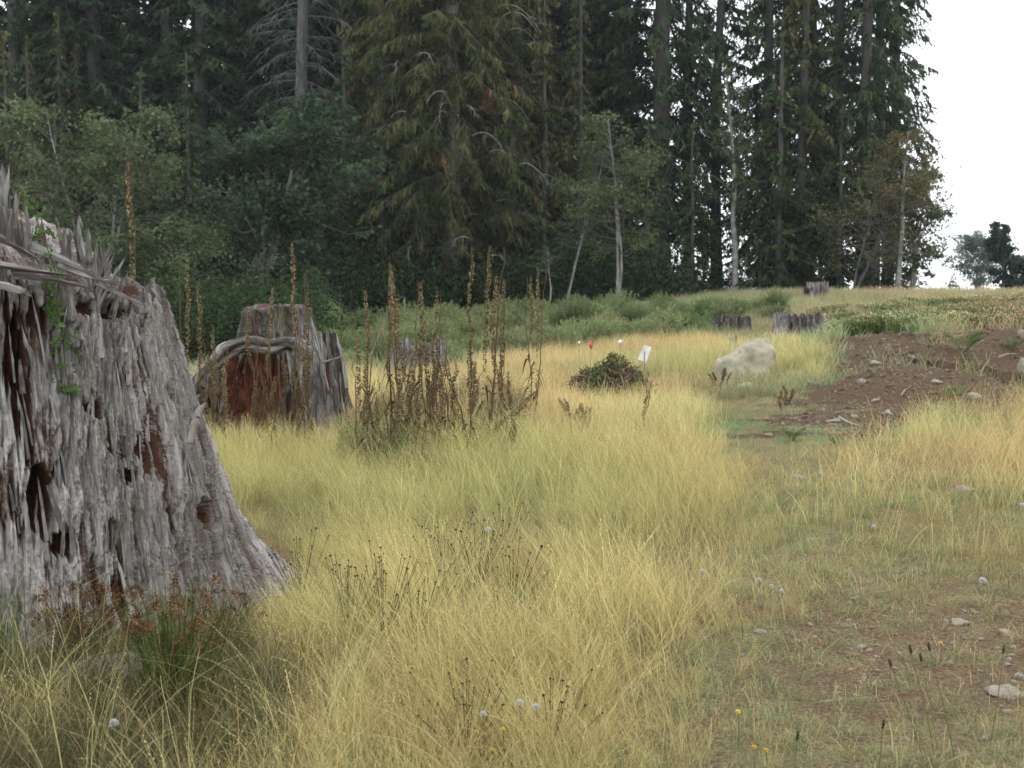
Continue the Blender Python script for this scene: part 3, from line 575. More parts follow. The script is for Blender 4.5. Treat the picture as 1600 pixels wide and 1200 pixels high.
# ------------------------------------------------------------------ rocks
def rock_mesh(k, mat, nu=28, nv=18, sq=(1, 1, .6), rough=.25):
    a = np.linspace(0, 2 * pi, nu, endpoint=False); b = np.linspace(-pi / 2, pi / 2, nv); A, B = np.meshgrid(a, b, indexing='ij')
    P = st3(np.cos(B) * np.cos(A), np.cos(B) * np.sin(A), np.sin(B)); d = 1 + rough * fbm(P * 1.1 + k * 5.1, 3) * 1.5 + .05 * fbm(P * 5 + k, 2)
    V = P * d[..., None] * np.array(sq); i = np.arange(nu)[:, None] * nv + np.arange(nv - 1)[None]; j = ((np.arange(nu) + 1) % nu)[:, None] * nv + np.arange(nv - 1)[None]
    g = Geo(); g.add(V, np.stack([i, j, j + 1, i + 1], -1).reshape(-1, 4), (0, 0, 0), True); return g.mesh('rock_%d' % k, mat)
def boulder():
    Y = 17.3; s = F / Y; c = at(1172, 600, Y); o3 = np.array([c[0], Y, float(gz(c[0], Y)) - .05])
    # profile of the top from left to right as seen
    xs = np.array([-62, -54, -37, -22, -7, 8, 23, 35, 43, 48]); top = np.array([0, 32, 44, 52, 61, 66, 63, 52, 28, 0]) / s * 1.0
    nu, nv = 96, 60; U = np.linspace(-1, 1, nu); Vv = np.linspace(0, pi, nv); UU, VV = np.meshgrid(U, Vv, indexing='ij')
    X = np.interp(UU, [-1, 1], [-62, 48]) / s; Ht = np.interp(X * s, xs, top) + .1; D = .36 * np.sqrt(np.clip(1 - UU ** 2, 0, 1))
    P = st3(X, -np.cos(VV) * D, np.sin(VV) ** .8 * Ht - .08); n_ = fbm(P * 3.2, 4) + .8 * np.floor(3 * fbm(P * 2.1 + 4, 2)) / 3; P = P + .085 * n_[..., None] * st3(.3, -np.cos(VV), np.sin(VV))
    i = np.arange(nu - 1)[:, None] * nv + np.arange(nv - 1)[None]; g = Geo(); g.add(P, np.stack([i, i + nv, i + nv + 1, i + 1], -1).reshape(-1, 4), (0, 0, 0), True)
    setp(link('boulder', g.mesh('boulder', M['boulder']), loc=o3), 'large pale boulder with sloping left side in the dry grass', 'boulder')
boulder()
RK = [rock_mesh(k, M['rock'], 18, 11, (1, .85, .6), .6) for k in range(6)]
def rock(label, px, py, wpx, hpx, me=None, name='rock', group=None, Y=None):
    p = ground_at(px, py) if Y is None else at(px, py, Y); s = p[1] / F; z = float(gz(p[0], p[1]))
    o = link(name, me or RK[random.randrange(6)], loc=(p[0], p[1], z + hpx * s * .15), rot=(random.uniform(-.2, .2), random.uniform(-.2, .2), random.uniform(0, 6)))
    o.scale = (wpx * s / 2, wpx * s / 2, hpx * s / 2 / .6 * .9); return setp(o, label, 'rock', group)
rock('small rounded pale boulder in green turf before the large boulder', 1165, 610, 28, 22, rock_mesh(9, M['boulder']), 'boulder')
rock('dark grey boulder hump among far shrubs behind the tallest stalks', 806, 505, 48, 22, rock_mesh(10, M['greyrock'], 40, 24), 'boulder', Y=34)
rock('pale stone slab cut by the right edge beside the dirt mound', 1604, 615, 30, 34, rock_mesh(11, M['boulder']), 'boulder')
for lab, px, py, wp, hp_ in [('flat pale stone on the bare path near the right edge', 1497, 978, 30, 12), ('grey stone on the path between the two grass patches', 1248, 748, 18, 12), ('brownish stone beside the grey path stone', 1281, 744, 16, 11),
    ('white stone lying on the lower dirt mound', 1367, 628, 12, 8), ('round tan stone halfway up the dirt mound', 1346, 594, 16, 10), ('tan stone on top of the dirt mound', 1426, 570, 11, 8), ('pale stone at the foot of the dirt mound', 1335, 652, 14, 8),
    ('brown stone at the lower right of the dirt mound', 1388, 648, 20, 14), ('flat tan stone lying below the dark hollow of the mound', 1463, 597, 18, 8), ('buried tan stone beneath the dirt mound on its right', 1520, 618, 24, 12),
    ('half buried pale slab at the lower right edge of the path', 1578, 1088, 50, 14), ('white stone at the right edge of the bare path', 1592, 1062, 18, 12), ('tan stone left of the path among fine grass', 1188, 992, 18, 10),
    ('pinkish stone in short turf left of the mound', 1272, 597, 22, 9), ('flat stone poking from the left foot of the mound', 1300, 660, 26, 8), ('pale stone on the gravel near the white flower head', 1570, 992, 24, 12),
    ('small white stone on the gravel below the plantain heads', 1573, 1043, 12, 8), ('grey stone on the near gravel path', 1345, 1016, 16, 7), ('light stone at the top of the path beside the green weeds', 1200, 682, 14, 8),
    ('grey stone at the left shoulder of the dirt mound', 1367, 576, 18, 9), ('grey upright rock on the slope beside the far right fern', 1596, 527, 14, 20), ('small dark stone lying in the path turf', 1273, 1000, 10, 5), ('wide low stone in the grass of the right patch', 1505, 766, 30, 9)]:
    rock(lab, px, py, wp, hp_)
# ------------------------------------------------------------------ trees
def interp_poly(P, bi, t):
    K = P.shape[1]; f = t * (K - 1); i = np.clip(np.floor(f).astype(int), 0, K - 2); fr = (f - i)[:, None]
    a = P[bi, i]; b = P[bi, i + 1]; return a + (b - a) * fr, nrm(b - a)
def trunk_geo(H, r0, lean=0., K=14, sides=9, r1=.04, seed=0):
    r = np.random.default_rng(seed); t = np.linspace(0, 1, K); x = lean * t + .015 * H * np.interp(t, np.linspace(0, 1, 5), r.normal(size=5) * [0, 1, 1, 1, 0]) * .5
    P = st3(x, .3 * x, t * H - .3); R = r0 * (1 - t) + r1; R[0] *= 1.35; R[1] *= 1.05
    g = Geo(); tubes(P[None], R[None], (0, 0, 0), g, sides); return g, P
def sprays(P, Lb, spacing, seed, cols, hang=.35, tl=(.25, .6), tw=.075, t0=.12, sub=3, coarse=None, upn=.7):
    """foliage ribbons on branches P (B,K,3)"""
    r = np.random.default_rng(seed); n = np.maximum(2, (Lb / spacing * 2)).astype(int); bi = np.repeat(np.arange(len(P)), n); t = t0 + (1 - t0) * r.random(len(bi)) ** .8
    c, T = interp_poly(P, bi, t); side = nrm(np.cross(T, [0, 0, 1.])) * np.where(r.random(len(bi)) < .5, -1, 1)[:, None]
    sc = np.ones(len(bi)) if coarse is None else coarse[bi]
    L = r.uniform(*tl, len(bi)) * (1.15 - .6 * t) * np.clip(Lb[bi] / 2.2, .4, 1.15) * sc
    D = nrm(T * r.uniform(.3, 1., (len(bi), 1)) + side * r.uniform(.5, 1.1, (len(bi), 1)) + np.array([0, 0, -1.]) * (hang * r.uniform(.2, 1.6, (len(bi), 1))) + r.normal(size=(len(bi), 3)) * .15)
    k = np.array([0, .5, 1.])[None, :, None]; Pt = c[:, None] + D[:, None] * L[:, None, None] * k; Pt[:, :, 2] -= (L[:, None] * np.array([0, .1, .35]) * hang)
    W = np.stack([np.full(len(bi), .6), np.full(len(bi), 1.), np.full(len(bi), .15)], 1) * tw * r.uniform(.7, 1.3, (len(bi), 1)) * sc[:, None]
    up = nrm(np.array([0, 0, upn]) + r.normal(size=(len(bi), 3)) * .6); Sd = np.cross(D, up)
    cc = cols(r, c, t, len(bi)); g = Geo(); ribbons(Pt, W, Sd, cc, g)
    for s in range(sub):
        tt = r.uniform(.15, .95, len(bi)); q = c + D * (L * tt)[:, None]; q[:, 2] -= L * .3 * hang * tt ** 2
        dd = nrm(D + r.normal(size=D.shape) * .75 + [0, 0, -.3 * hang]); l2 = L * r.uniform(.3, .6, len(bi))
        P2 = np.stack([q, q + dd * l2[:, None] + [0, 0, -.02]], 1); W2 = np.stack([np.full(len(bi), .8), np.full(len(bi), .25)], 1) * tw * sc[:, None]
        ribbons(P2, W2, np.cross(dd, nrm(up + r.normal(size=up.shape) * .5)), cc * r.uniform(.8, 1.2, (len(bi), 1)), g)
    return g
def conifer_branches(H, z0, z1, dz, per, Lmax, seed, up=.15, droop=.35, pw=.75, irr=.35, K=7, trunkP=None, low=.75):
    r = np.random.default_rng(seed); zs = np.arange(z0, z1, dz); z = np.repeat(zs, per) + r.uniform(-.3, .3, len(zs) * per); z = z[r.random(len(z)) < .86]
    az = r.uniform(0, 2 * pi, len(z)); L = Lmax * np.clip(1 - z / H, .02, 1) ** pw * (1 - irr + 1.3 * irr * r.random(len(z))); L *= np.interp(z, [z0, z0 + 4], [low, 1])
    t = np.linspace(0, 1, K)[None]; wob = r.normal(size=(len(z), 1)) * .25
    rr = L[:, None] * t; ang = az[:, None] + wob * t ** 2
    zz = z[:, None] + L[:, None] * ((up + .15 * r.normal(size=(len(z), 1))) * t - (droop * r.uniform(.5, 1.5, (len(z), 1))) * t ** 2)
    X = rr * np.cos(ang); Y = rr * np.sin(ang)
    if trunkP is not None: X = X + np.interp(z, trunkP[:, 2], trunkP[:, 0])[:, None]; Y = Y + np.interp(z, trunkP[:, 2], trunkP[:, 1])[:, None]
    return st3(X, Y, zz), L, z
def limb_geo(P, L, r0=.02):
    g = Geo(); K = P.shape[1]; R = np.linspace(1, .25, K)[None] * np.clip(L[:, None] * r0 * .55, .012, .07); tubes(P, R, (0, 0, 0), g, 3, smooth=False); return g
def mk_tree(name, label, cat, group, parts, loc, rz=0., sc=1., bark=None):
    t = thing(name, label, cat, loc, rz, group, sc)
    for nm, me in parts:
        o_ = link(nm, me, t)
        if nm in ('limbs', 'twigs'): o_['kind'] = 'stuff'
    return t
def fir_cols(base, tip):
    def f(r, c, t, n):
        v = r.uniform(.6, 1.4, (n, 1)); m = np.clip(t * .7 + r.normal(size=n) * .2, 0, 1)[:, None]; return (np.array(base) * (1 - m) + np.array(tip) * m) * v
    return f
def cedar_cols(r, c, t, n):
    v = r.uniform(.6, 1.35, (n, 1)); b = np.array([.050, .062, .026]); y = np.array([.115, .118, .05]); br = np.array([.15, .095, .045])
    m = np.clip(r.random((n, 1)) * .6 + .9 * fbm(c * 1.3, 2)[:, None] + .2, 0, 1); k = (fbm(c * .9, 2)[:, None] * .7 + .5 + r.normal(size=(n, 1)) * .12)
    return np.where(k > .86, br, b * (1 - m) + y * m) * v
def make_fir(seed, H=30., z0=2., Lmax=3.4, per=5, dz=.42, up=.1, droop=.4, r0=.36, cols=None, zfine=15., spacing=.15, tw=.08, hang=.45, lean=0.):
    tg, TP = trunk_geo(H, r0, lean, seed=seed)
    P1_, L1, z1 = conifer_branches(H, z0, zfine, dz, per, Lmax, seed, up, droop, trunkP=TP)
    P2_, L2, z2 = conifer_branches(H, zfine, H - .3, dz * 1.5, per, Lmax, seed + 50, up, droop, trunkP=TP)
    cols = cols or fir_cols((.020, .032, .019), (.04, .062, .034))
    g1 = sprays(P1_, L1, spacing, seed, cols, hang=hang, tw=tw)
    g2 = sprays(P2_, L2, spacing * 2.4, seed + 1, cols, hang=hang, tw=tw * 2.2, sub=1, coarse=np.full(len(L2), 1.5))
    for a, b, c, s in zip(g2.V, g2.F, g2.C, g2.sm): g1.V.append(a); g1.F.append(b + g1.n - 0 if False else b + g1.n); g1.C.append(c); g1.sm.append(s)
    return tg, g1, limb_geo(np.concatenate([P1_, P2_]), np.concatenate([L1, L2]))
def geo_join(a, b):
    n = a.n
    for V, Fc, C, s in zip(b.V, b.F, b.C, b.sm): a.V.append(V); a.F.append(Fc + n); a.C.append(C); a.sm.append(s)
    a.n += b.n
# fix-up: sprays returns offset-indexed faces, so joining must shift by whole block
def fir_parts(seed, barkm='bark', **kw):
    H = kw.get('H', 30.); z0 = kw.get('z0', 2.); zf = kw.get('zfine', 15.); dz = kw.get('dz', .42); per = kw.get('per', 5); Lm = kw.get('Lmax', 3.4); up = kw.get('up', .1); dr = kw.get('droop', .4)
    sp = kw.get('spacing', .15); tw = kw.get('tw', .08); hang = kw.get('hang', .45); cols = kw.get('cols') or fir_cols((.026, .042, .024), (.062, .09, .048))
    tg, TP = trunk_geo(H, kw.get('r0', .36), kw.get('lean', 0.), seed=seed)
    Pa, La, _ = conifer_branches(H, z0, zf, dz, per, Lm, seed, up, dr, trunkP=TP, pw=kw.get('pw', .75)); Pb, Lb_, _ = conifer_branches(H, zf, H - .3, dz * 1.6, per, Lm, seed + 50, up, dr, trunkP=TP, low=1., pw=kw.get('pw', .75))
    g = sprays(Pa, La, sp, seed, cols, hang=hang, tw=tw, sub=kw.get('sub', 3), tl=kw.get('tl', (.25, .6)), upn=kw.get('upn', .7))
    geo_join(g, sprays(Pb, Lb_, sp * 2.6, seed + 1, cols, hang=hang, tw=tw * 2., sub=1, coarse=np.full(len(Lb_), 1.5)))
    lg = limb_geo(np.concatenate([Pa, Pb]), np.concatenate([La, Lb_]))
    mt = kw.get('mat', 'needle')
    return [('trunk', tg.mesh('fir_trunk', M[barkm])), ('limbs', lg.mesh('fir_limbs', M[kw.get('limbmat', 'bark_shaded')])), ('crown', g.mesh('fir_crown', M[mt]))]
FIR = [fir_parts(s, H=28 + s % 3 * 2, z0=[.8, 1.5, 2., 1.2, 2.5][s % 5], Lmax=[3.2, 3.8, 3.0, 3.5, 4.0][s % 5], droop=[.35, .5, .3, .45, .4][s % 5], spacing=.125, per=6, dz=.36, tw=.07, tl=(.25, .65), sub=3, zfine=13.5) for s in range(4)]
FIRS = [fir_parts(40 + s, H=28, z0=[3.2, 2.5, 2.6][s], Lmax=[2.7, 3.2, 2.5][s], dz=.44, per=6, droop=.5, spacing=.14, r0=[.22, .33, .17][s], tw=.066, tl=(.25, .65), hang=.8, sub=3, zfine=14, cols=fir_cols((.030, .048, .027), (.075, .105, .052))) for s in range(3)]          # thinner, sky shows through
def back_fir(px, Y, k, sc, rz, label, group=None, fam=FIR):
    x = at(px, 470, Y)[0]; z = float(gz(x, Y, False)) - .1
    mk_tree('fir_tree', label, 'tree', group, fam[k % len(fam)], (x, Y, z), rz, sc)
rt = np.random.default_rng(21)
# back rows
k = 0
for Y, x0, x1, st, sc in [(56, -150, 975, 58, 1.0), (64, -160, 960, 48, 1.05), (74, -160, 950, 44, 1.1), (88, -160, 940, 44, 1.15)]:
    px = x0 + rt.uniform(0, st)
    while px < x1:
        if Y > 70 and px < 360 and rt.random() < .55: px += st; continue
        back_fir(px, Y + rt.uniform(-3, 3), k, sc * rt.uniform(.9, 1.12), rt.uniform(0, 6.28), 'dark conifer of the %s back row of the forest, %s' % ({56: 'nearest', 64: 'second', 74: 'third', 88: 'farthest'}[Y], ['beyond the left edge', 'behind the reddish young cedars', 'above the low alders', 'left of the dead grey fir', 'right of the dead grey fir', 'behind the central cedar', 'between cedar and light green alder'][int(np.clip(np.searchsorted([0, 150, 290, 450, 590, 800], px), 0, 6))]), 'dense dark conifers of the back rows'); k += 1
        px += st * rt.uniform(.75, 1.3)
for (px, Y, kk, sc, lab) in [(1030, 49, 1, 1.15, 'fir with the thickest bare trunk right of the pale green alders'), (1078, 53, 0, 1., 'dark fir just right of the thickest bare trunk'), (1120, 50, 2, 1.1, 'fir with dark straight trunk between thick trunk and thin pale trunk'),
    (1192, 51, 0, 1.05, 'dark fir left of the crest stump with dense boughs'), (1222, 55, 1, 1., 'fir behind the round bush on the crest'), (1262, 52, 2, 1.05, 'fir with narrow crown standing behind the tall crest stump'), (1302, 50, 0, 1.1, 'dark fir right of the tall crest stump'),
    (1345, 47.5, 2, 1.2, 'tall fir with long drooping boughs at the right end of forest'), (1362, 50, 2, 1.1, 'second tall fir trunk close beside the outermost one'), (1385, 52, 0, .9, 'outermost fir at the forest edge against white sky'), (975, 52, 2, 1., 'fir with thin trunk in the gap left of thickest trunk')]:
    back_fir(px, Y, kk, sc, rt.uniform(0, 6.28), lab, None, FIRS)
# young conifers low under the right group
YC = [fir_parts(60 + s, H=9, z0=.3, Lmax=2.0, zfine=8.5, dz=.3, per=5, r0=.09, spacing=.12, droop=.35, hang=.5, cols=fir_cols((.035, .055, .025), (.085, .12, .05)), mat='cedar', pw=.9) for s in range(2)]
YB = [fir_parts(70 + s, H=12, z0=.5, Lmax=2.2, zfine=11.5, dz=.32, per=6, r0=.12, spacing=.12, droop=.45, hang=.9, cols=cedar_cols, mat='cedar', pw=.9) for s in range(2)]
for (px, Y, kk, sc, fam, lab) in [(1100, 49, 1, .55, YC, 'small young conifer in the gap right of the thickest trunk'), (1185, 48, 1, .6, YC, 'small young conifer beside the leafy alder at the sky gap'), (1280, 48, 0, .7, YC, 'young conifer directly behind the tall crest stump'), (1240, 47, 1, .5, YC, 'small young conifer left of the tall crest stump'), (1400, 47, 0, .5, YC, 'small young conifer at the foot of the slender birch'), (1080, 46, 0, .75, YC, 'young hemlock at the foot of the thickest trunk'), (1150, 47, 1, .7, YC, 'young conifer under the thin pale trunk'), (1215, 46, 0, 1.15, YC, 'young green conifer filling the gap behind the round bush'), (1250, 48, 1, 1.45, YB, 'yellowish green cedar with thin trunk behind the crest stump'),
    (1310, 46, 0, .8, YC, 'young conifer just right of the crest stump'), (1380, 48, 1, .65, YC, 'young conifer below the outermost fir'), (1010, 47, 1, .8, YC, 'young hemlock left of the thickest trunk'), (1425, 46, 0, .42, YC, 'small young conifer against the sky at the forest end'), (1345, 47, 1, .9, YC, 'leafy young conifer beneath the tallest right firs'),
    (105, 52, 0, 1.08, YB, 'reddish brown young cedar with pointed top at upper left'), (130, 53, 1, 1.0, YB, 'brownish cedar tip just right of the reddish one'), (55, 50, 1, .95, YB, 'young cedar at the left behind the alder'), (20, 46, 0, .9, YB, 'olive young cedar at the far left edge above the stump'),
    (230, 48, 0, 1.1, YC, 'dark young hemlock between alder and maple'), (300, 37, 1, .75, YC, 'small dark hemlock standing left of the maple trunk'), (205, 40, 0, .8, YC, 'dark hemlock between the alder stems'), (95, 42, 1, .85, YC, 'dark hemlock behind the low alder'), (300, 50, 1, 1.2, YC, 'dark hemlock behind the left side of the maple'), (540, 46, 0, 1.15, YC, 'hemlock with layered pale bough tips right of the maple'), (600, 45, 1, 1.1, YC, 'drooping young hemlock left of the big cedar'), (850, 47, 0, 1.0, YB, 'olive cedar sapling right of the big cedar'), (500, 44, 1, .9, YC, 'low hemlock below the dead grey snag'), (905, 48, 1, 1.1, YB, 'young cedar behind the leaning bare stems'), (800, 46, 1, 1.1, YC, 'dark hemlock beside the right flank of the big cedar')]:
    x = at(px, 470, Y)[0]; mk_tree('young_conifer', lab, 'tree', None, fam[kk], (x, Y, float(gz(x, Y, False)) - .1), rt.uniform(0, 6.28), sc)
# big cedars with dead curving branches
CEDAR = fir_parts(80, 'cbark', H=24, z0=1.4, Lmax=4.3, dz=.33, per=7, zfine=14.5, droop=.5, up=.12, spacing=.10, hang=1.0, tw=.062, cols=cedar_cols, mat='cedar', r0=.36, tl=(.25, .6), limbmat='bark_shaded', upn=.25, pw=.5, sub=4)
def cedar(seed, px, Y, H, Lmax, label, ndead):
    parts = CEDAR
    x = at(px, 470, Y)[0]; t = mk_tree('cedar_tree', label, 'tree', None, parts, (x, Y, float(gz(x, Y, False)) - .1), seed * 1.7, Lmax / 4.3)
    r = np.random.default_rng(seed); ms = []
    for q in range(5):
        g = Geo(); n = 4; tt = np.linspace(0, 1, 9)
        L = r.uniform(1.4, 2.2); Pm = st3(L * tt, .25 * np.sin(tt * 3) * r.normal(), .35 * L * tt - (.75 + .3 * r.random()) * L * tt ** 2.2); tubes(Pm[None], (.028 * (1 - .75 * tt))[None], (0, 0, 0), g, 4)
        for _ in range(n):
            s0 = r.uniform(.3, .9); b0 = np.array([np.interp(s0, tt, Pm[:, k_]) for k_ in range(3)]); l2 = r.uniform(.3, .8); u = np.linspace(0, 1, 5); Pb = b0 + st3(l2 * u * r.uniform(-.2, .8), l2 * u * r.normal() * .6, .2 * l2 * u - l2 * u ** 2 * r.uniform(.4, 1.)); tubes(Pb[None], (.013 * (1 - .6 * u))[None], (0, 0, 0), g, 3)
        ms.append(g.mesh('dead_branch_%d' % q, M['abark']))
    for i in range(ndead):
        az = r.uniform(-2.9, -.25); z = r.uniform(1.5, 12.5); R = r.uniform(.3, .85) * Lmax * (1 - z / H) ** .5 * (.25 if z < 5 and i % 2 else 1)
        az2 = az - seed * 1.7; link('dead_branch', ms[i % 5], t, (R * cos(az2), R * sin(az2), z + .3), (0, 0, az2 + r.normal() * .5), (r.uniform(.4, .8),) * 3)
    return t
cedar(80, 706, 45, 24., 4.3, 'large western cedar with bare white curving branches in forest centre', 46)
cedar(81, 815, 50, 24., 3.4, 'yellowish cedar just right of the large central cedar', 16)
cedar(82, 600, 50, 25., 3.3, 'brown tinged cedar just left of the large central cedar', 12)
# dead snag
def snag():
    Y = 47.; x = at(482, 470, Y)[0]; r = np.random.default_rng(5); tg, TP = trunk_geo(24, .30, seed=5); P_, L_, _ = conifer_branches(24, 6.5, 22, .36, 4, 3.3, 5, .05, .45, trunkP=TP, pw=.6)
    g = limb_geo(P_, L_, .022); n = np.maximum(2, L_ * 9).astype(int); bi = np.repeat(np.arange(len(P_)), n); t = r.uniform(.15, 1, len(bi)); c, T = interp_poly(P_, bi, t)
    D = nrm(T + nrm(np.cross(T, [0, 0, 1.])) * np.where(r.random(len(bi)) < .5, -1, 1)[:, None] * .9 + [0, 0, -.5] + r.normal(size=c.shape) * .2); l_ = r.uniform(.2, .55, len(bi))
    g2 = Geo(); ribbons(np.stack([c, c + D * l_[:, None] * .5, c + D * l_[:, None] + [0, 0, -.06]], 1), np.tile([.022, .018, .008], (len(bi), 1)), np.cross(D, [0, -1., .2]), np.full((len(bi), 3), .075), g2)
    mk_tree('dead_tree', 'dead grey leafless fir with drooping twigs above the maple', 'tree', None, [('trunk', tg.mesh('snag_trunk', M['dead'])), ('limbs', g.mesh('snag_limbs', M['dead'])), ('twigs', g2.mesh('snag_twigs', M['weed']))], (x, Y, float(gz(x, Y, False))))
snag()
# broadleaf trees
def broadleaf(name, label, px, Y, H, spread, seed, base, tip, nleaf=9000, leaf=.13, stems=1, barkm='abark', r0=.11, cb=.25, cat='tree', mat='leaf', dens=.2, lean=0., curve=0., patchy=.35, zoff=0.):
    r = np.random.default_rng(seed); x = at(px, 470, Y)[0]; tg = Geo(); tw_ = Geo(); ends = []
    for s in range(stems):
        t = np.linspace(0, 1, 10); lx = lean + (r.uniform(-.25, .25) if stems > 1 else 0); ly = r.uniform(-.15, .15); h = H * r.uniform(.8, 1) if s else H
        P = st3(h * lx * t + curve * np.sin(t * 3) + .02 * h * np.cumsum(r.normal(size=10)) * .3, h * ly * t, h * .93 * t - .2); tubes(P[None], (r0 * (1 - .85 * t))[None], (0, 0, 0), tg, 6)
        nb = int(16 + H * 2.0)
        for b in range(nb):
            t0 = r.uniform(cb, .97); p0 = np.array([np.interp(t0, t, P[:, k_]) for k_ in range(3)]); az = r.uniform(0, 2 * pi)
            L = spread * (1.0 - .75 * max(0, (t0 - .45) / .55) ** 1.4) * r.uniform(.55, 1.1) * (.75 + .5 * min(1, (t0 - cb) / .25)); u = np.linspace(0, 1, 7); el = r.uniform(.25, .95)
            Q = p0 + st3(L * u * cos(az) + .08 * L * np.sin(u * 4 + b), L * u * sin(az), L * (el * u - .25 * u ** 2) + .12 * L * np.sin(u * 5 + b * 2)); tubes(Q[None], (r0 * .28 * (1 - .8 * u))[None], (0, 0, 0), tw_, 4)
            for q in range(4):
                v = r.uniform(.3, 1); c0 = np.array([np.interp(v, u, Q[:, k_]) for k_ in range(3)]); d = nrm(np.array([cos(az), sin(az), .4]) + r.normal(size=3) * .6); l2 = L * r.uniform(.2, .45); Q2 = c0 + d * np.linspace(0, 1, 4)[:, None] * l2 + [0, 0, 0]
                tubes(Q2[None], np.array([[.014, .011, .008, .004]]) * (r0 / .11), (0, 0, 0), tw_, 3); ends.append(Q2)
    E = np.array(ends); bi = r.integers(0, len(E), nleaf); wgt = r.random(len(E)) > patchy * .5; bi = np.where(wgt[bi], bi, r.integers(0, len(E), nleaf)); c, T = interp_poly(E, bi, r.random(nleaf))
    c = c + r.normal(size=c.shape) * np.array([1, 1, .7]) * dens * spread / 2.5; D = nrm(T * .5 + r.normal(size=c.shape) * .7 + [0, 0, -.35]); Nn = nrm(r.normal(size=c.shape) * .55 + [0, 0, 1.])
    m = np.clip(r.random((nleaf, 1)) * .6 + .4 * (fbm(c * 1.1 + seed, 2)[:, None] + .5), 0, 1); C = (np.array(base) * (1 - m) + np.array(tip) * m) * r.uniform(.75, 1.25, (nleaf, 1)); sz = leaf * r.uniform(.6, 1.25, nleaf)
    g = Geo(); leaves(c, D, Nn, sz, sz * .8, C, g, .12)
    return mk_tree(name, label, cat, None, [('trunk', tg.mesh('broadleaf_trunk', M[barkm])), ('limbs', tw_.mesh('broadleaf_limbs', M['twigbark'])), ('crown', g.mesh('broadleaf_crown', M[mat]))], (x, Y, float(gz(x, Y, False)) - .05 + zoff))
broadleaf('maple_tree', 'bigleaf maple with broad mid green rounded crown below the dead fir', 405, 39, 7.6, 2.4, 31, (.032, .055, .03), (.085, .13, .066), 17000, .17, 3, r0=.13, cb=.1)
broadleaf('alder_tree', 'pale green alder with slender forked grey stems at left', 150, 36, 7.0, 2.1, 32, (.06, .085, .04), (.15, .18, .09), 12500, .12, 3, r0=.07, cb=.15)
broadleaf('alder_tree', 'low spreading alder between pale alder and maple', 262, 35, 3.3, 2.3, 33, (.05, .078, .036), (.12, .15, .072), 10500, .11, 3, r0=.06, cb=.05, lean=.2)
broadleaf('alder_tree', 'bushy alder low behind the top of the huge stump', 60, 33, 3.4, 2.0, 34, (.05, .075, .036), (.12, .145, .07), 9500, .11, 3, r0=.05, cb=.05)
broadleaf('alder_tree', 'light green alder with curved white stem left of thick trunk', 962, 40, 6.8, 1.6, 35, (.06, .085, .036), (.16, .18, .085), 5200, .11, 2, r0=.06, cb=.3, curve=.25)
broadleaf('alder_tree', 'leaning thin white stemmed alder in front of the dark forest', 880, 41, 6.0, 1.2, 36, (.06, .09, .04), (.12, .14, .06), 1500, .09, 2, r0=.05, cb=.4, lean=.35)
broadleaf('alder_tree', 'bare thin white curving stem right of the brown stalks', 856, 39, 2.6, .5, 37, (.06, .09, .04), (.12, .14, .06), 200, .08, 1, r0=.045, cb=.6, curve=.1)
broadleaf('birch_tree', 'slender birch with white trunk and orange leaves at forest end', 1402, 43.5, 6.3, 1.6, 38, (.08, .10, .045), (.19, .14, .06), 2200, .11, 1, r0=.10, cb=.45)
broadleaf('vine_maple', 'orange and olive leaved vine maple leaning before the right firs', 1330, 44, 5.0, 2.2, 39, (.075, .09, .04), (.17, .135, .06), 3000, .11, 3, r0=.05, cb=.25, lean=.2, barkm='dead')
broadleaf('alder_tree', 'green leafed alder hugging the right end of the forest', 1425, 45, 5.0, 1.2, 40, (.05, .075, .03), (.09, .13, .05), 4200, .11, 2, r0=.06, cb=.15)
broadleaf('alder_tree', 'thin pale trunk with sparse leaves rising between dark firs', 1148, 46, 9.5, 1.2, 41, (.07, .09, .04), (.12, .15, .06), 2600, .10, 1, r0=.14, cb=.35)
broadleaf('alder_tree', 'leafy green alder beside the sky gap right of thin pale trunk', 1180, 47, 5.5, 1.5, 42, (.05, .08, .035), (.10, .13, .06), 5200, .11, 2, r0=.05, cb=.15)
# far trees at the right edge; bushy one has haze put into its leaf colour
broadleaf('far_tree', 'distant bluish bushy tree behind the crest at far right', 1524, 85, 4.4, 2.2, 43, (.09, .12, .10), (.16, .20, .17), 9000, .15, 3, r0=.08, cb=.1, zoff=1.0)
broadleaf('far_tree', 'dark leaning tree with open flat top at the right edge', 1574, 70, 4.4, .8, 44, (.035, .055, .045), (.06, .09, .07), 5200, .15, 2, r0=.14, cb=.45, zoff=.6)
broadleaf('far_bush', 'dark bush at foot of the leaning tree on the crest', 1590, 69, 2.1, 1.2, 45, (.03, .05, .035), (.05, .08, .05), 4500, .2, 3, r0=.05, cb=.05, cat='bush', zoff=.6)

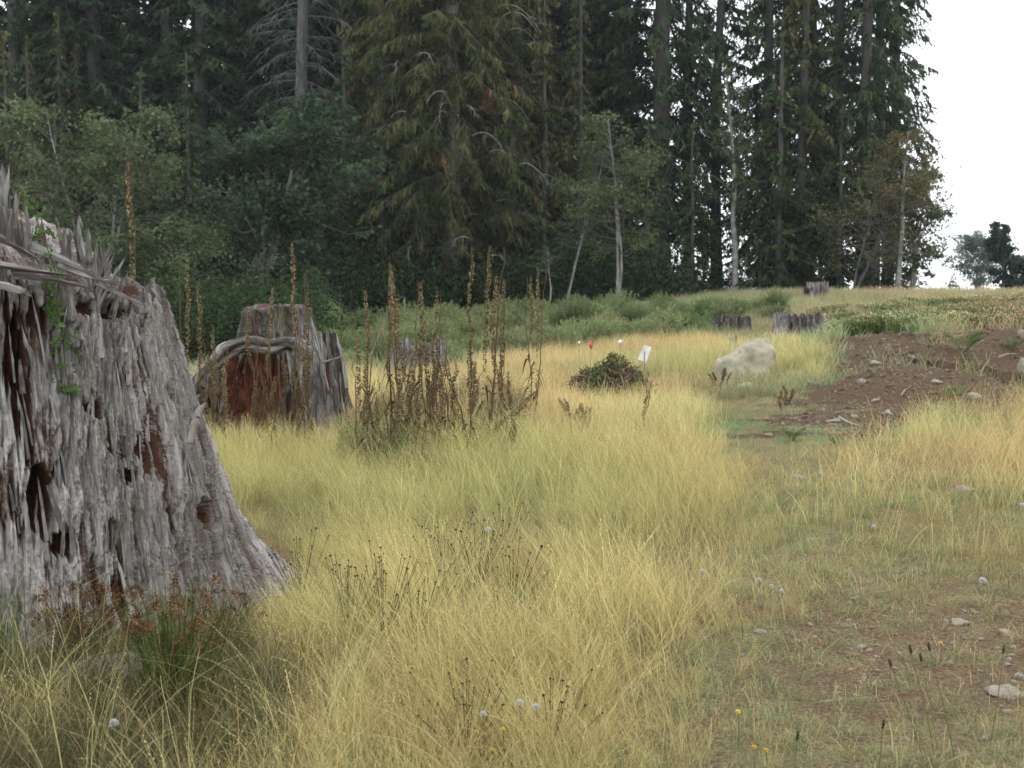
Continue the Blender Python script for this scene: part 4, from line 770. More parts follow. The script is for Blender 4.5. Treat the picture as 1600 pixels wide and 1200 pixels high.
# ------------------------------------------------------------------ shrubs (upright green broom) : protos shared
def broom_mesh(seed, n=420, H=1.1, W=.6, base=(.08, .11, .045), tip=(.22, .27, .13), mat='shrub', lw=.02, K=5):
    r = np.random.default_rng(seed); az = r.uniform(0, 2 * pi, n); el = r.beta(1.5, 2, n) * 1.1; L = H * r.uniform(.5, 1.05, n) * (1 - .25 * el)
    t = np.linspace(0, 1, K)[None]; hx = np.sin(el)[:, None] * (t ** 1.2) * L[:, None]; rad = W * .25 * r.random(n)[:, None]
    P = st3((hx * W / H * 1.3 + rad) * np.cos(az)[:, None], (hx * W / H * 1.3 + rad) * np.sin(az)[:, None], np.cos(el * .6)[:, None] * L[:, None] * t)
    P = P + r.normal(size=P.shape) * .015; g = Geo(); C = (np.array(base) * (1 - t[..., None]) + np.array(tip) * t[..., None]) * r.uniform(.7, 1.25, (n, 1, 1))
    ribbons(P, np.broadcast_to(np.array([1, .9, .8, .6, .2][:K]) * lw * .6, (n, K)), st3(-np.sin(az), np.cos(az), 0 * az), C, g)
    m = n * 9; bi = r.integers(0, n, m); tt = r.uniform(.25, 1, m); c, T = interp_poly(P, bi, tt); D = nrm(T + r.normal(size=c.shape) * .7); mm = tt[:, None]
    leaves(c, D, nrm(r.normal(size=c.shape) + [0, 0, .6]), np.full(m, lw * 2.6) * r.uniform(.6, 1.3, m), np.full(m, lw * 1.1), (np.array(base) * (1 - mm) + np.array(tip) * mm) * r.uniform(.7, 1.3, (m, 1)), g); return g.mesh('broom_%d' % seed, M[mat])
BR = [broom_mesh(200 + s) for s in range(3)]
for (px, py, Y, hpx, wpx, lab) in [(1213, 492, 33, 42, 62, 'round dark green broom bush on the crest left of the stump'), (1120, 497, 34, 30, 80, 'wide green broom bush on the crest behind the dark stump'), (1050, 500, 33, 30, 70, 'green broom bush before the thickest fir trunk'), (985, 512, 31, 40, 90, 'bright green broom bush behind the brush pile'),
    (915, 515, 32, 36, 80, 'green broom bush below the leaning white alder'), (860, 520, 30, 40, 60, 'broom bush right of the grey boulder hump'), (520, 530, 26, 58, 60, 'green shrub just behind the sawn stump on its right'), (740, 530, 30, 36, 70, 'low green broom behind the tallest dried stalks'), (600, 530, 28, 34, 60, 'small shrub behind the left end of the stalk thicket'), (925, 540, 27, 34, 90, 'low green broom bush nearest behind the brush pile')]:
    p = at(px, py, Y); z = float(gz(p[0], Y)); z = z - .05; s = Y / F; o = thing('broom_bush', lab, 'bush', (p[0], Y, z), rt.uniform(0, 6), None)
    top = at(px, py - hpx, Y)[2] - z; link('foliage', BR[int(px) % 3], o, scale=(wpx * s / 1.3, wpx * s / 1.3, max(.5, top) / 1.0))
# ------------------------------------------------------------------ dried flower stalks
def stalk_mesh(seed, frac=.55):
    """unit-high dried flower stalk: stem and dense seed capsules"""
    r = np.random.default_rng(seed); t = np.linspace(0, 1, 14); cx = .02 * np.cumsum(r.normal(size=14)) * .35; cy = .02 * np.cumsum(r.normal(size=14)) * .35; P = st3(cx, cy, t)
    g = Geo(); tubes(P[None], (.0055 * (1 - .6 * t))[None], (.12, .085, .05), g, 5); gs = g.mesh('stalk_stem', M['pod'])
    n = 250; tt = 1 - frac * r.random(n) ** 1.1; az = r.uniform(0, 2 * pi, n); c = st3(np.interp(tt, t, cx), np.interp(tt, t, cy), tt); o = st3(np.cos(az), np.sin(az), .5 + 0 * az)
    q = Geo(); fat = np.interp(tt, [1 - frac, 1 - frac + .15, .9, 1.0], [.5, 1, .9, .4]) * r.uniform(.7, 1.3, n)
    C = np.array([.15, .112, .064]) * r.uniform(.45, 1.7, (n, 1)) + np.array([.07, .055, .03]) * (r.random((n, 1)) > .7)
    c0 = c + o * .003; D = nrm(o); L = .016 * fat; ref = nrm(np.cross(D, [0, 0, 1.])); u2 = np.cross(ref, D)
    ring = [c0 + D * L[:, None] * .5 + (ref * cos(a) + u2 * sin(a)) * (L * .38)[:, None] for a in np.arange(4) * pi / 2]; V = np.stack([c0] + ring + [c0 + D * L[:, None]], 1); b = (np.arange(n) * 6)[:, None]
    Fc = np.concatenate([b + np.array(x) for x in ([0, 2, 1], [0, 3, 2], [0, 4, 3], [0, 1, 4], [5, 1, 2], [5, 2, 3], [5, 3, 4], [5, 4, 1])]); q.add(V, Fc, np.repeat(C, 6, 0)); gp = q.mesh('stalk_pods', M['pod'])
    w_ = Geo(); n = 16; tt = r.uniform(.03, 1 - frac, n); az = r.uniform(0, 2 * pi, n); k = np.linspace(0, 1, 5)[None]; L = r.uniform(.05, .12, n)[:, None]
    Q = st3(np.interp(tt, t, cx)[:, None] + L * k * np.cos(az)[:, None] * .8, np.interp(tt, t, cy)[:, None] + L * k * np.sin(az)[:, None] * .8, tt[:, None] + L * (.5 * k - 1.5 * k ** 2) * r.uniform(.5, 1.2, (n, 1)))
    ribbons(Q, np.broadcast_to(np.array([.004, .016, .018, .012, .002]), (n, 5)) * r.uniform(.5, 1.2, (n, 1)), st3(-np.sin(az), np.cos(az), .4 + 0 * az), np.array([.10, .07, .04]) * r.uniform(.5, 1.7, (n, 1)), w_)
    return gs, gp, w_.mesh('stalk_leaves', M['pod'])
STK = [stalk_mesh(300 + s, [.5, .6, .45, .7, .55, .8][s]) for s in range(6)]
def stalk(px, top, Y, label, lean=0., group=None, k=None, ly=0., wide=1.):
    tp = at(px, top, Y); z0 = float(gz(tp[0], Y)); H = (tp[2] - z0) / cos(lean); x0 = tp[0] - H * sin(lean)
    o = thing('dried_flower_stalk', label, 'plant', (x0, Y, z0), 0, group); o.rotation_euler = (ly, lean, 0)
    ms = STK[k if k is not None else random.randrange(6)]; ww = 1.3 * wide
    for nm, me in zip(('stem', 'seed_pods', 'dried_leaves'), ms): link(nm, me, o, scale=(ww, ww, H), rot=(0, 0, random.uniform(0, 6)))
    return o
for (px, top, Y, ln, lab) in [(203, 234, 8.2, .02, 'tallest dried flower stalk rising behind the splintered top of huge stump'), (286, 398, 10.5, .0, 'dried flower stalk standing just right of the huge stump'), (322, 440, 10.6, .02, 'dried stalk between the huge stump and the sawn stump'),
    (333, 508, 10.5, .05, 'shorter dried stalk close against the one left of the sawn stump'), (392, 478, 10.8, -.03, 'dried stalk crossing the left edge of the sawn stump top'), (424, 450, 10.9, .05, 'dried stalk with bent tip before the middle of the sawn stump top'), (458, 380, 10.4, 0., 'tallest dried stalk in front of the sawn stump'), (479, 434, 10.6, 0., 'dried stalk crossing the right corner of the sawn stump top'),
    (565, 455, 10.2, -.02, 'first dried stalk right of the sawn stump standing apart'), (573, 520, 10.0, .03, 'short dried stalk just right of the sawn stump'), (616, 413, 10.3, .02, 'thick double dried stalk left in the thicket'), (611, 425, 10.4, -.03, 'dried stalk leaning on the thick double stalk'), (623, 460, 10.1, .01, 'dried stalk right against the thick double stalk'),
    (657, 442, 9.9, 0., 'dried stalk before the collapsed grey stump'), (681, 455, 10.3, .02, 'thin dried stalk right above the collapsed grey stump'), (735, 386, 10.0, 0., 'straight thick tall dried stalk at the centre of the thicket'), (771, 386, 10.4, .04, 'tall dried stalk at the right side of the thicket'), (778, 432, 10.0, .03, 'dried stalk just right of the tall right side stalk'),
    (789, 438, 10.2, .06, 'outermost tall dried stalk leaning right'), (826, 432, 13.0, .0, 'thin faraway dried stalk right of the thicket'), (840, 418, 13.2, .02, 'thin tall faraway dried stalk beside the white alder stem')]:
    stalk(px, top, Y, lab, ln)
gl = 'short brown dried flower stalk inside the dense thicket right of the sawn stump'
for i in range(40):
    px = rt.uniform(556, 800); stalk(px, rt.uniform(520, 670), rt.uniform(9.4, 10.8), gl, rt.normal() * .13, 'short dried stalks of the thicket', ly=rt.normal() * .06)
gl2 = 'short brown dried flower stalk before the red rotten face of the sawn stump'
for i in range(18):
    px = rt.uniform(300, 520); stalk(px, rt.uniform(520, 620), rt.uniform(10.2, 11.1), gl2, rt.normal() * .06, 'short dried stalks before the sawn stump')
stalk(842, 610, 9.9, 'bent dried stalk leaning far right out of the thicket', .85, k=5)
stalk(1010, 600, 11.5, 'short branched dried weed standing in the dry grass before the paper sign', .1, k=3)
for (px, top, Y, lab) in [(905, 618, 11.3, 'dark dried weed in the middle of the dry grass left of the paper sign'), (1128, 572, 16, 'brown dried weed at the left foot of the large boulder'), (1228, 600, 13.5, 'dark branched weed below the large boulder at the edge of the dirt')]:
    tp = at(px, top, Y); z0 = float(gz(tp[0], Y)); o = thing('dried_weed', lab, 'plant', (tp[0], Y, z0))
    for q in range(7):
        l_ = link('branch', STK[q % 6][1], o, rot=(rt.normal() * .3, rt.normal() * .35, rt.uniform(0, 6))); h_ = (tp[2] - z0) * rt.uniform(.7, 1.05); l_.scale = (1.1, 1.1, h_)
# ------------------------------------------------------------------ brush pile with paper, red marker
def brush_pile():
    Y = 15.6; c = at(955, 596, Y); z0 = float(gz(c[0], Y)); t = thing('brush_pile', 'low pile of dark brush and roots with green sprigs in the clearing', 'brush pile', (c[0], Y, z0)); r = np.random.default_rng(8)
    g = Geo(); n = 420; hx = 62 / F * Y; c0 = st3(r.uniform(-1, 1, n) * hx, r.uniform(-.5, .5, n), 0); prof = np.sqrt(np.clip(1 - (c0[:, 0] / hx) ** 2, 0, 1)); c0[:, 2] = prof * r.uniform(.0, .36, n) + .02
    az = r.uniform(0, 2 * pi, n); el = r.normal(size=n) * .4 + .15; L = r.uniform(.12, .45, n); D = st3(np.cos(az) * np.cos(el), np.sin(az) * np.cos(el), np.sin(el)); k_ = np.linspace(-.5, .5, 4)[None, :, None]
    P = c0[:, None] + D[:, None] * L[:, None, None] * k_ + r.normal(size=(n, 4, 3)) * .02; tubes(P, np.broadcast_to(np.array([.008, .007, .005, .003]), (n, 4)) * r.uniform(.6, 2, (n, 1)), np.array([.11, .08, .06]) * r.uniform(.4, 1.8, (n, 1)), g, 4)
    link('twigs', g.mesh('pile_twigs', M['weed']), t)
    g = Geo(); n = 8200; cc = st3(r.uniform(-1, 1, n) * hx * 1.02, r.uniform(-.55, .55, n), 0); cc[:, 2] = np.sqrt(np.clip(1 - (cc[:, 0] / hx / 1.03) ** 2, 0, 1)) * r.uniform(.05, .40, n) * (.75 + .7 * noise(st3(cc[:, 0] * 6, cc[:, 1] * 6, 0))); m = fbm(cc * 3, 2)[:, None] + r.normal(size=(n, 1)) * .2
    C = np.where(m > .03, np.array([.07, .115, .035]), np.where(m < -.2, np.array([.20, .13, .07]), np.array([.09, .065, .045]))) * r.uniform(.6, 1.3, (n, 1)); leaves(cc, r.normal(size=(n, 3)) + [0, 0, .5], nrm(r.normal(size=(n, 3)) + [0, 0, .8]), r.uniform(.03, .07, n), r.uniform(.015, .035, n), C, g); link('foliage', g.mesh('pile_foliage', M['weed']), t)
    # soil lump core
    rk = rock_mesh(15, M['cbark'], 30, 18, (1, 1, 1), .3); link('root_mass', rk, t, (0, .1, .06), scale=(hx * .85, .35, .19))
    # paper sign on a stake
    Yp = 14.4; p = at(1007, 552, Yp); s = thing('paper_sign', 'small tilted white paper sheet on a stake beside the brush pile', 'sign', (p[0], Yp, float(gz(p[0], Yp))))
    g = Geo(); w2, h2 = .055, .085; n_ = 6; u = np.linspace(-1, 1, n_); U, V_ = np.meshgrid(u, u, indexing='ij'); Pp = st3(U * w2, .012 * np.cos(U * 2) + .008 * V_ * U, V_ * h2); i = np.arange(n_ - 1)[:, None] * n_ + np.arange(n_ - 1)[None]
    q = np.stack([i, i + n_, i + n_ + 1, i + 1], -1).reshape(-1, 4); g.add(Pp, q, (0, 0, 0), True); g.add(Pp + [0, .002, 0], q[:, ::-1], (0, 0, 0), True); zc = p[2] - s.location[2]
    link('sheet', g.mesh('sheet', M['paper']), s, (0, -.012, zc), (.2, .32, .35), (1., 1, 1.1)); g = Geo(); tubes(np.array([[[0, 0, -.1], [.005, 0, zc * .5], [0, 0, zc + .05]]]), np.array([[.006, .006, .006]]), (0, 0, 0), g, 6, True); link('stake', g.mesh('stake', M['stick']), s)
    # red marker ribbon on a wire
    Yr = 15.4; p = at(923, 540, Yr); s = thing('survey_flag', 'tiny red marker flag standing behind the brush pile', 'flag', (p[0], Yr, float(gz(p[0], Yr)))); zc = p[2] - s.location[2]
    g = Geo(); ribbons(np.array([[[0, 0, zc + .04], [.012, -.01, zc], [.004, 0, zc - .05]], [[0, 0, zc + .04], [-.012, -.015, zc + .01], [-.01, .01, zc - .03]]]), np.array([[.02, .036, .02], [.015, .026, .014]]), np.array([[1, .2, 0], [.8, -.5, 0.]]), np.zeros((2, 3)), g); link('ribbon', g.mesh('ribbon', M['red']), s)
    g = Geo(); tubes(np.array([[[0, 0, -.1], [0, 0, zc * .5], [0, 0, zc + .05]]]), np.full((1, 3), .004), (0, 0, 0), g, 5, True); link('wire', g.mesh('wire', M['stick']), s)
    for (px, py, Yw, lab, sc) in [(969, 534, 15.5, 'white rounded marker cap on a stake above the brush pile', .024), (905, 535, 16.5, 'small white rag on a stick left of the red flag', .016)]:
        p = at(px, py, Yw); s = thing('marker_stake', lab, 'marker', (p[0], Yw, float(gz(p[0], Yw)))); zc = p[2] - s.location[2]; rk = rock_mesh(16, M['paper'], 12, 8, (1, 1, 1.1), .2); link('cap', rk, s, (0, 0, zc), scale=(sc,) * 3)
        g = Geo(); tubes(np.array([[[0, 0, -.1], [0, 0, zc * .5], [0, 0, zc]]]), np.full((1, 3), .004), (0, 0, 0), g, 5, True); link('stake', g.mesh('stake', M['stick']), s)
brush_pile()
# fallen sticks and logs ------------------------------------------------------------
def stick(label, pts, r, mat='stick', name='fallen_stick', seed=1., tone=.5):
    P = [at(*p) for p in pts]; o = thing(name, label, 'stick' if name == 'fallen_stick' else 'log', P[0]); log_tube('wood', o, P, r, M[mat], seed, tone, .1, 7 if name == 'fallen_stick' else 18, 14 if name == 'fallen_stick' else 50, .15); return o
stick('bleached fallen log lying across the shrubs behind the brush pile', [(893, 516, 27), (925, 517, 27), (948, 517, 27)], [.05, .06, .04], 'wood3', 'fallen_log', 2.)
stick('thin bleached branch leaning up out of the stalk thicket', [(573, 575, 11.5), (588, 535, 11.5), (601, 500, 11.5)], [.010, .009, .004])
stick('short pale stick poking out right of the sawn stump', [(500, 568, 11.4), (518, 562, 11.4), (535, 557, 11.4)], [.012, .010, .006])
stick('short pale splintered stick leaning against huge stump foot', [(296, 690, 5.5), (304, 662, 5.5), (320, 630, 5.5)], [.016, .014, .006], seed=4.)
def gstick(label, pts, rad, **kw):
    P = []
    for a, b in pts: g_ = ground_at(a, b); P.append((a, b - 2, g_[1]))
    stick(label, P, rad, **kw)
gstick('long dark root lying along the crest of the dirt mound hollow', [(1448, 572), (1480, 580), (1530, 588), (1580, 602)], [.02, .02, .015, .008], seed=6., tone=.1, mat='darkwood')
gstick('small bleached branch at the left foot of the dirt mound', [(1312, 655), (1325, 662), (1342, 668)], [.02, .018, .01], seed=7.)
gstick('grey twig lying above the flower band edge of the mound', [(1310, 525), (1325, 532), (1342, 537)], [.02, .02, .014], seed=8.)
for (a, b, c, d, ln, th, lab) in [(1405, 560, 1430, 552, 3, .012, 'thin root curling near the top of the dirt mound'), (1450, 566, 1462, 580, 4, .02, 'dark root stub standing at the left end of the mound hollow'), (1340, 575, 1352, 566, 3, .012, 'short pale twig on the left slope of the mound'), (1540, 600, 1572, 612, 4, .014, 'root dangling over the dark hollow on the right'), (1500, 545, 1530, 551, 3, .010, 'thin stick behind the green fern on the mound'), (1560, 560, 1590, 555, 3, .012, 'pale stick on the mound near the right edge'), (1365, 545, 1395, 540, 3, .012, 'grey stick on the upper left of the mound'), (1408, 620, 1420, 608, 3, .010, 'small twig sticking from the middle of the lower mound'), (1270, 540, 1300, 548, 3, .014, 'bleached root at the foot of the silvery stump')]:
    gstick(lab, [(a, b), ((a + c) / 2, (b + d) / 2 - ln), (c, d)], [th, th * .8, th * .4], seed=a * .1, tone=.1 if 'dark' in lab or 'root' in lab else .5, mat='darkwood' if 'dark' in lab or 'root' in lab else 'stick')
gstick('long thin dark twig lying across the near path', [(1230, 1108), (1290, 1098), (1370, 1092)], [.005, .005, .003], seed=9., tone=.2)
g0 = ground_at(60, 1075); g1_ = ground_at(345, 1055)
o = thing('fallen_log', 'half buried grey wood chunk in weeds below the huge stump', 'log', (g0[0], g0[1], 0)); log_tube('wood', o, [g0 + [0, 0, .0], (g0 + g1_) / 2 + [0, 0, .035], g1_ + [0, 0, -.02]], [.06, .075, .03], M['wood'], 3.3, .35, .1, 24, 70, .14, .2)

# ------------------------------------------------------------------ vine on the stump
def vine():
    pts = [(38, 300, 5.75), (52, 330, 5.7), (66, 365, 5.55), (78, 400, 5.3)]; P = [at(*p) for p in pts]
    for (px, py) in [(88, 440), (84, 475), (92, 510), (96, 545), (98, 580), (103, 610)]:
        a_, z_ = hp(px, min(max(py, 455), 900)); P.append(s1_pt(a_, z_, .03) + [0, 0, (455 - py) * .0027 if py < 455 else 0])
    P = np.array(P); t = thing('bramble_vine', 'green bramble vine trailing down the front of the huge stump', 'vine', P[0]); loc = np.array(t.location)
    tt = np.linspace(0, len(P) - 1, 60); Q = np.stack([np.interp(tt, np.arange(len(P)), P[:, k]) for k in range(3)], 1) - loc
    for _ in range(4): Q[1:-1] = (Q[:-2] + Q[1:-1] * 2 + Q[2:]) / 4
    g = Geo(); tubes(Q[None], np.full((1, 60), .0025), (.10, .08, .04), g, 5); link('stem', g.mesh('vine_stem', M['shrub']), t)
    r = np.random.default_rng(9); ms = []
    for q in range(4):
        g = Geo(); D = np.array([[1, 0, .1], [.3, .95, .1], [.3, -.95, .1]]); leaves(np.zeros((3, 3)) + D * .004, D, np.array([[0, 0, 1.]] * 3) + r.normal(size=(3, 3)) * .15, np.array([.036, .028, .028]), np.array([.026, .022, .022]), np.array([[.09, .16, .045]] * 3) * r.uniform(.6, 1.2, (3, 1)), g, .15); ms.append(g.mesh('bramble_leaf_%d' % q, M['shrub']))
    for i in range(84):
        q = Q[int(r.uniform(0, 60))] + r.normal(size=3) * [.025, .01, .012] + [0, -.015, 0]; link('leaf', ms[i % 4], t, q, (r.uniform(.5, 1.7), r.normal() * .5, r.uniform(0, 6)), (r.uniform(.55, 1.15),) * 3)
    # arching dark cane over the top
    o = thing('bramble_cane', 'dark arching bramble cane over the broken top of huge stump', 'vine', at(38, 304, 5.8)); l0 = np.array(o.location)
    C = np.array([at(38, 304, 5.8), at(52, 300, 5.75), at(68, 301, 5.7), at(78, 308, 5.7), at(85, 322, 5.7), at(84, 332, 5.7)]) - l0; g = Geo(); tubes(C[None], np.array([[.006, .006, .006, .006, .005, .003]]), (.05, .04, .035), g, 6); link('cane', g.mesh('cane', M['weed']), o)
vine()
# ------------------------------------------------------------------ ferns
def fern_mesh(seed, L=.33):
    r = np.random.default_rng(seed); g = Geo()
    for f in range(12):
        az = r.uniform(0, 2 * pi); u = np.linspace(0, 1, 14); l_ = L * r.uniform(.7, 1.1); P = st3(l_ * u * cos(az), l_ * u * sin(az), l_ * (1.5 * u - .6 * u ** 2)); tubes(P[None], np.full((1, 14), .003), (.10, .14, .05), g, 3)
        c, T = interp_poly(P[None], np.zeros(26, int), np.repeat(np.linspace(.15, .98, 13), 2)); sd = nrm(np.cross(T, [0, 0, 1.])) * np.tile([1, -1], 13)[:, None]; wl = np.repeat(np.sin(np.linspace(.35, 3.0, 13)), 2) * l_ * .3
        leaves(c, sd + T * .45, np.array([[0, 0, 1.]] * 26) + r.normal(size=(26, 3)) * .1, wl, wl * .32, np.array([[.12, .22, .07]] * 26) * r.uniform(.75, 1.2, (26, 1)), g, .1)
    return g.mesh('fern_%d' % seed, M['fern'])
FN = [fern_mesh(s) for s in range(3)]
for (px, py, sc, lab) in [(1507, 550, 1.0, 'bright green fern growing on top of the dirt mound'), (1582, 538, .7, 'small green fern near the right edge above the dirt mound'), (1453, 536, .35, 'tiny fern at the upper edge of the dirt mound'), (1422, 528, .55, 'dark green sprig where flowers meet the mound'), (1238, 690, .45, 'bright green weed at the top of the path'), (1490, 618, .5, 'pale green weed at the lower right foot of the mound'), (1310, 700, .35, 'small green weed right of the path below the mound')]:
    p = ground_at(px, py); o = thing('fern', lab, 'fern', (p[0], p[1], float(gz(p[0], p[1])) - .01), rt.uniform(0, 6), None, sc); link('fronds', FN[px % 3], o)

# ------------------------------------------------------------------ grass
def tuft(seed, n, H, rad, w, lean, cols, K=5, mat='grass', heads=0., wig=.012, tiltr=.35, hmin=.5, bendr=(.1, .9)):
    r = np.random.default_rng(seed); a = r.uniform(0, 2 * pi, n); rr = rad * np.sqrt(r.random(n)); L = H * r.uniform(hmin, 1.05, n)
    az = r.uniform(0, 2 * pi, n); tl = np.abs(r.normal(size=n)) * tiltr; b = r.uniform(*bendr, n); t = np.linspace(0, 1, K)[None]
    dx = np.cos(az) * tl + lean; dy = np.sin(az) * tl; m = np.sqrt(dx ** 2 + dy ** 2) + 1e-6
    ang = np.arctan(m)[:, None] + b[:, None] * t ** 1.3 * (1.1 if lean else .9); ds = L[:, None] / (K - 1); ang = np.minimum(ang, 1.75)
    hz = np.concatenate([np.zeros((n, 1)), np.cumsum(np.sin(ang[:, :-1]) * ds, 1)], 1); vz = np.concatenate([np.zeros((n, 1)), np.cumsum(np.cos(ang[:, :-1]) * ds, 1)], 1)
    P = st3((rr * np.cos(a))[:, None] + hz * (dx / m)[:, None], (rr * np.sin(a))[:, None] + hz * (dy / m)[:, None], vz - .01); P[:, 1:] += r.normal(size=(n, K - 1, 3)) * wig * H * .25
    W = w * np.linspace(1, .35, K)[None] * (.5 + 1.1 * r.random((n, 1)) ** 2); fa = r.uniform(0, pi, n); C = cols(r, n, t); g = Geo(); ribbons(P, W, st3(np.cos(fa), np.sin(fa), 0 * fa), C, g)
    nh = int(n * heads)
    if nh:
        i = np.arange(nh); c = np.repeat(P[i, -1], 7, 0); T = np.repeat(nrm(P[i, -1] - P[i, -2]), 7, 0); u = np.tile(np.linspace(-.10, .03, 7), nh); q = c + T * u[:, None]; D = nrm(T + r.normal(size=T.shape) * .35)
        leaves(q, D, nrm(r.normal(size=T.shape)), np.full(len(q), .013), np.full(len(q), w * 1.3), np.repeat(C[i, -1] * 1.05, 7, 0), g)
    return g.mesh('tuft_%d' % seed, M[mat])
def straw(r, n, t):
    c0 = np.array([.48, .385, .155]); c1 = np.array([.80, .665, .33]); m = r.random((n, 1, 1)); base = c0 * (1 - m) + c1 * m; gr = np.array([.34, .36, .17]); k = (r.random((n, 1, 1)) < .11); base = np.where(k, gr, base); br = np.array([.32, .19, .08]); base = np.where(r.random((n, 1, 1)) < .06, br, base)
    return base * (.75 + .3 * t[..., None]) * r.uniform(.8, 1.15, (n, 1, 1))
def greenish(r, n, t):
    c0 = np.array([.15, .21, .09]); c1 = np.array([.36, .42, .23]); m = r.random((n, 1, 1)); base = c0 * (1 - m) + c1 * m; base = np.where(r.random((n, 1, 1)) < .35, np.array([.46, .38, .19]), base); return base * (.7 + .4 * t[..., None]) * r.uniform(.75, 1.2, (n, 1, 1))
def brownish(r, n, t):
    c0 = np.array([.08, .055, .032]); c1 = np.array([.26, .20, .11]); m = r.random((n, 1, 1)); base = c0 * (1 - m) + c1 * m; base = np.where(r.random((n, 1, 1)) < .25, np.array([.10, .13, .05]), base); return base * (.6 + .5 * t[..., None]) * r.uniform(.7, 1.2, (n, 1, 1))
def rnd_rot(n, sp=6.283, c=0., tilt=.12): return np.stack([RNG.normal(size=n) * tilt, RNG.normal(size=n) * tilt, c + RNG.uniform(-.5, .5, n) * sp], 1)
def wedge(n, y0, y1, pw=2., ml=1.15, mr=1.45):
    """random ground points in the widening field of view, with a margin at both sides"""
    y = (y0 ** pw + RNG.random(n) * (y1 ** pw - y0 ** pw)) ** (1 / pw); h = .4143 * y + .5; return RNG.uniform(-ml, mr, n) * h, y
def frac(poly, x, y, rad):
    f = np.zeros(len(x))
    for q in range(10): f += inside(poly, x + rad * cos(q * 2.4) * (q + 1) / 10, y + rad * 1.6 * sin(q * 2.4) * (q + 1) / 10)
    return f / 10
def off_stumps(x, y):
    k = (x - S1[0]) ** 2 + (y - S1[1]) ** 2 > 1.25 ** 2; k &= (x - S2[0]) ** 2 + (y - S2[1]) ** 2 > .62 ** 2; k &= ((x - 3.3) / .42) ** 2 + ((y - 17.3) / .3) ** 2 > 1; return k
def tint3(n, x, y, s=.12, sc=.9, grn=.12):
    f = fbm(st3(x * sc, y * sc, 5.), 3); v = 1 + s * RNG.normal(size=n) * .6 + .22 * f; gq = noise(st3(x * .5, y * .5, 12.)) * grn; return np.stack([v * (1 - gq), v * (1 + .2 * gq), v * (1 - .3 * gq)], 1)
# near tall golden grass
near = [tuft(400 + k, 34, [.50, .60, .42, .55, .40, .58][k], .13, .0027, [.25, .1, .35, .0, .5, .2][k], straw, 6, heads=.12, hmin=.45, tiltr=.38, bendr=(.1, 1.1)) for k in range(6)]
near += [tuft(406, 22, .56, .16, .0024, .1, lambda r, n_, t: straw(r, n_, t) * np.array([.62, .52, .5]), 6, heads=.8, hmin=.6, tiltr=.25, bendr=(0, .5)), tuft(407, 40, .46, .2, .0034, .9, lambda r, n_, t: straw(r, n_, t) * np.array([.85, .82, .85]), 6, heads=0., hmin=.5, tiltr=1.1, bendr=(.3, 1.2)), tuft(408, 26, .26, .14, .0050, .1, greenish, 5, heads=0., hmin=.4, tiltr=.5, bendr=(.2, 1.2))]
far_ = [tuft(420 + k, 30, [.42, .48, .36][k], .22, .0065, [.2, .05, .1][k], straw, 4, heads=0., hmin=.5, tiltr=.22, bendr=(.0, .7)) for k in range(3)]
n = 20000; x, y = wedge(n, 2.2, 10.5, 1.75)
fr = frac(Z_tall, x, y, .45); kp = (RNG.random(n) < fr * 1.3) & off_stumps(x, y) & ((x - S1[0]) ** 2 + (y - S1[1]) ** 2 > 1.46 ** 2) & ~(inside(Z_weedy, x, y, .2) & (RNG.random(n) < .93)); den = .46 + 1.5 * fbm(st3(x * 1.1, y * 1.1, 33.), 3) + .22 * sst(y, 5, 8); kp &= RNG.random(n) < np.clip(den, .16, 1)
x, y, fr = x[kp], y[kp], fr[kp]; n = len(x); flow = 2.6 + 1.3 * noise(st3(x * .45, y * .45, 3.)) ; edge = sst(y, 3, 9)
sc = (.66 + .34 * RNG.random(n)) * (.88 + .28 * noise(st3(x * .6, y * .6, 8.)) + .12 * edge) * (.5 + .5 * fr) * (.45 + .55 * sst(np.hypot(x - S1[0], y - S1[1]), 1.4, 2.1))
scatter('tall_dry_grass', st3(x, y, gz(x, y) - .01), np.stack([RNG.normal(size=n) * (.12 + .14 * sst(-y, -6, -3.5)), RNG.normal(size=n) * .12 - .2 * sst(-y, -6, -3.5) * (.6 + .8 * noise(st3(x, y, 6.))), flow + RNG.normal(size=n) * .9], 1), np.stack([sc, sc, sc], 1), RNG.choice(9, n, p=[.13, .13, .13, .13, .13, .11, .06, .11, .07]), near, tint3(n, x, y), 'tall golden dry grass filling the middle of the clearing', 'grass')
n = 30000; x, y = wedge(n, 10, 27, 1.7); kp = inside(Z_tall, x, y, .35) & off_stumps(x, y) & (RNG.random(n) < np.clip(.62 + 1.0 * fbm(st3(x * .7, y * .7, 33.), 2), .15, 1)); x, y = x[kp], y[kp]; n = len(x); sc = (.65 + .45 * RNG.random(n)) * (1 - .30 * np.exp(-((x - 3.2) / 1.1) ** 2 - ((y - 16.6) / 1.) ** 2)) * (1 - .6 * np.exp(-((x - 5.4) / .8) ** 2 - ((y - 23) / 1.5) ** 2)) * (1 - .45 * np.exp(-((x - 1.2) / .8) ** 2 - ((y - 14.2) / 1.) ** 2))
scatter('far_dry_grass', st3(x, y, gz(x, y) - .01), rnd_rot(n), np.stack([sc * .9, sc * .9, sc * (.9 + .25 * noise(st3(x, y, 2.)))], 1), RNG.integers(0, 3, n), far_, tint3(n, x, y) * [.98, .98, 1.0], 'golden dry grass farther back around the boulder and brush pile', 'grass')
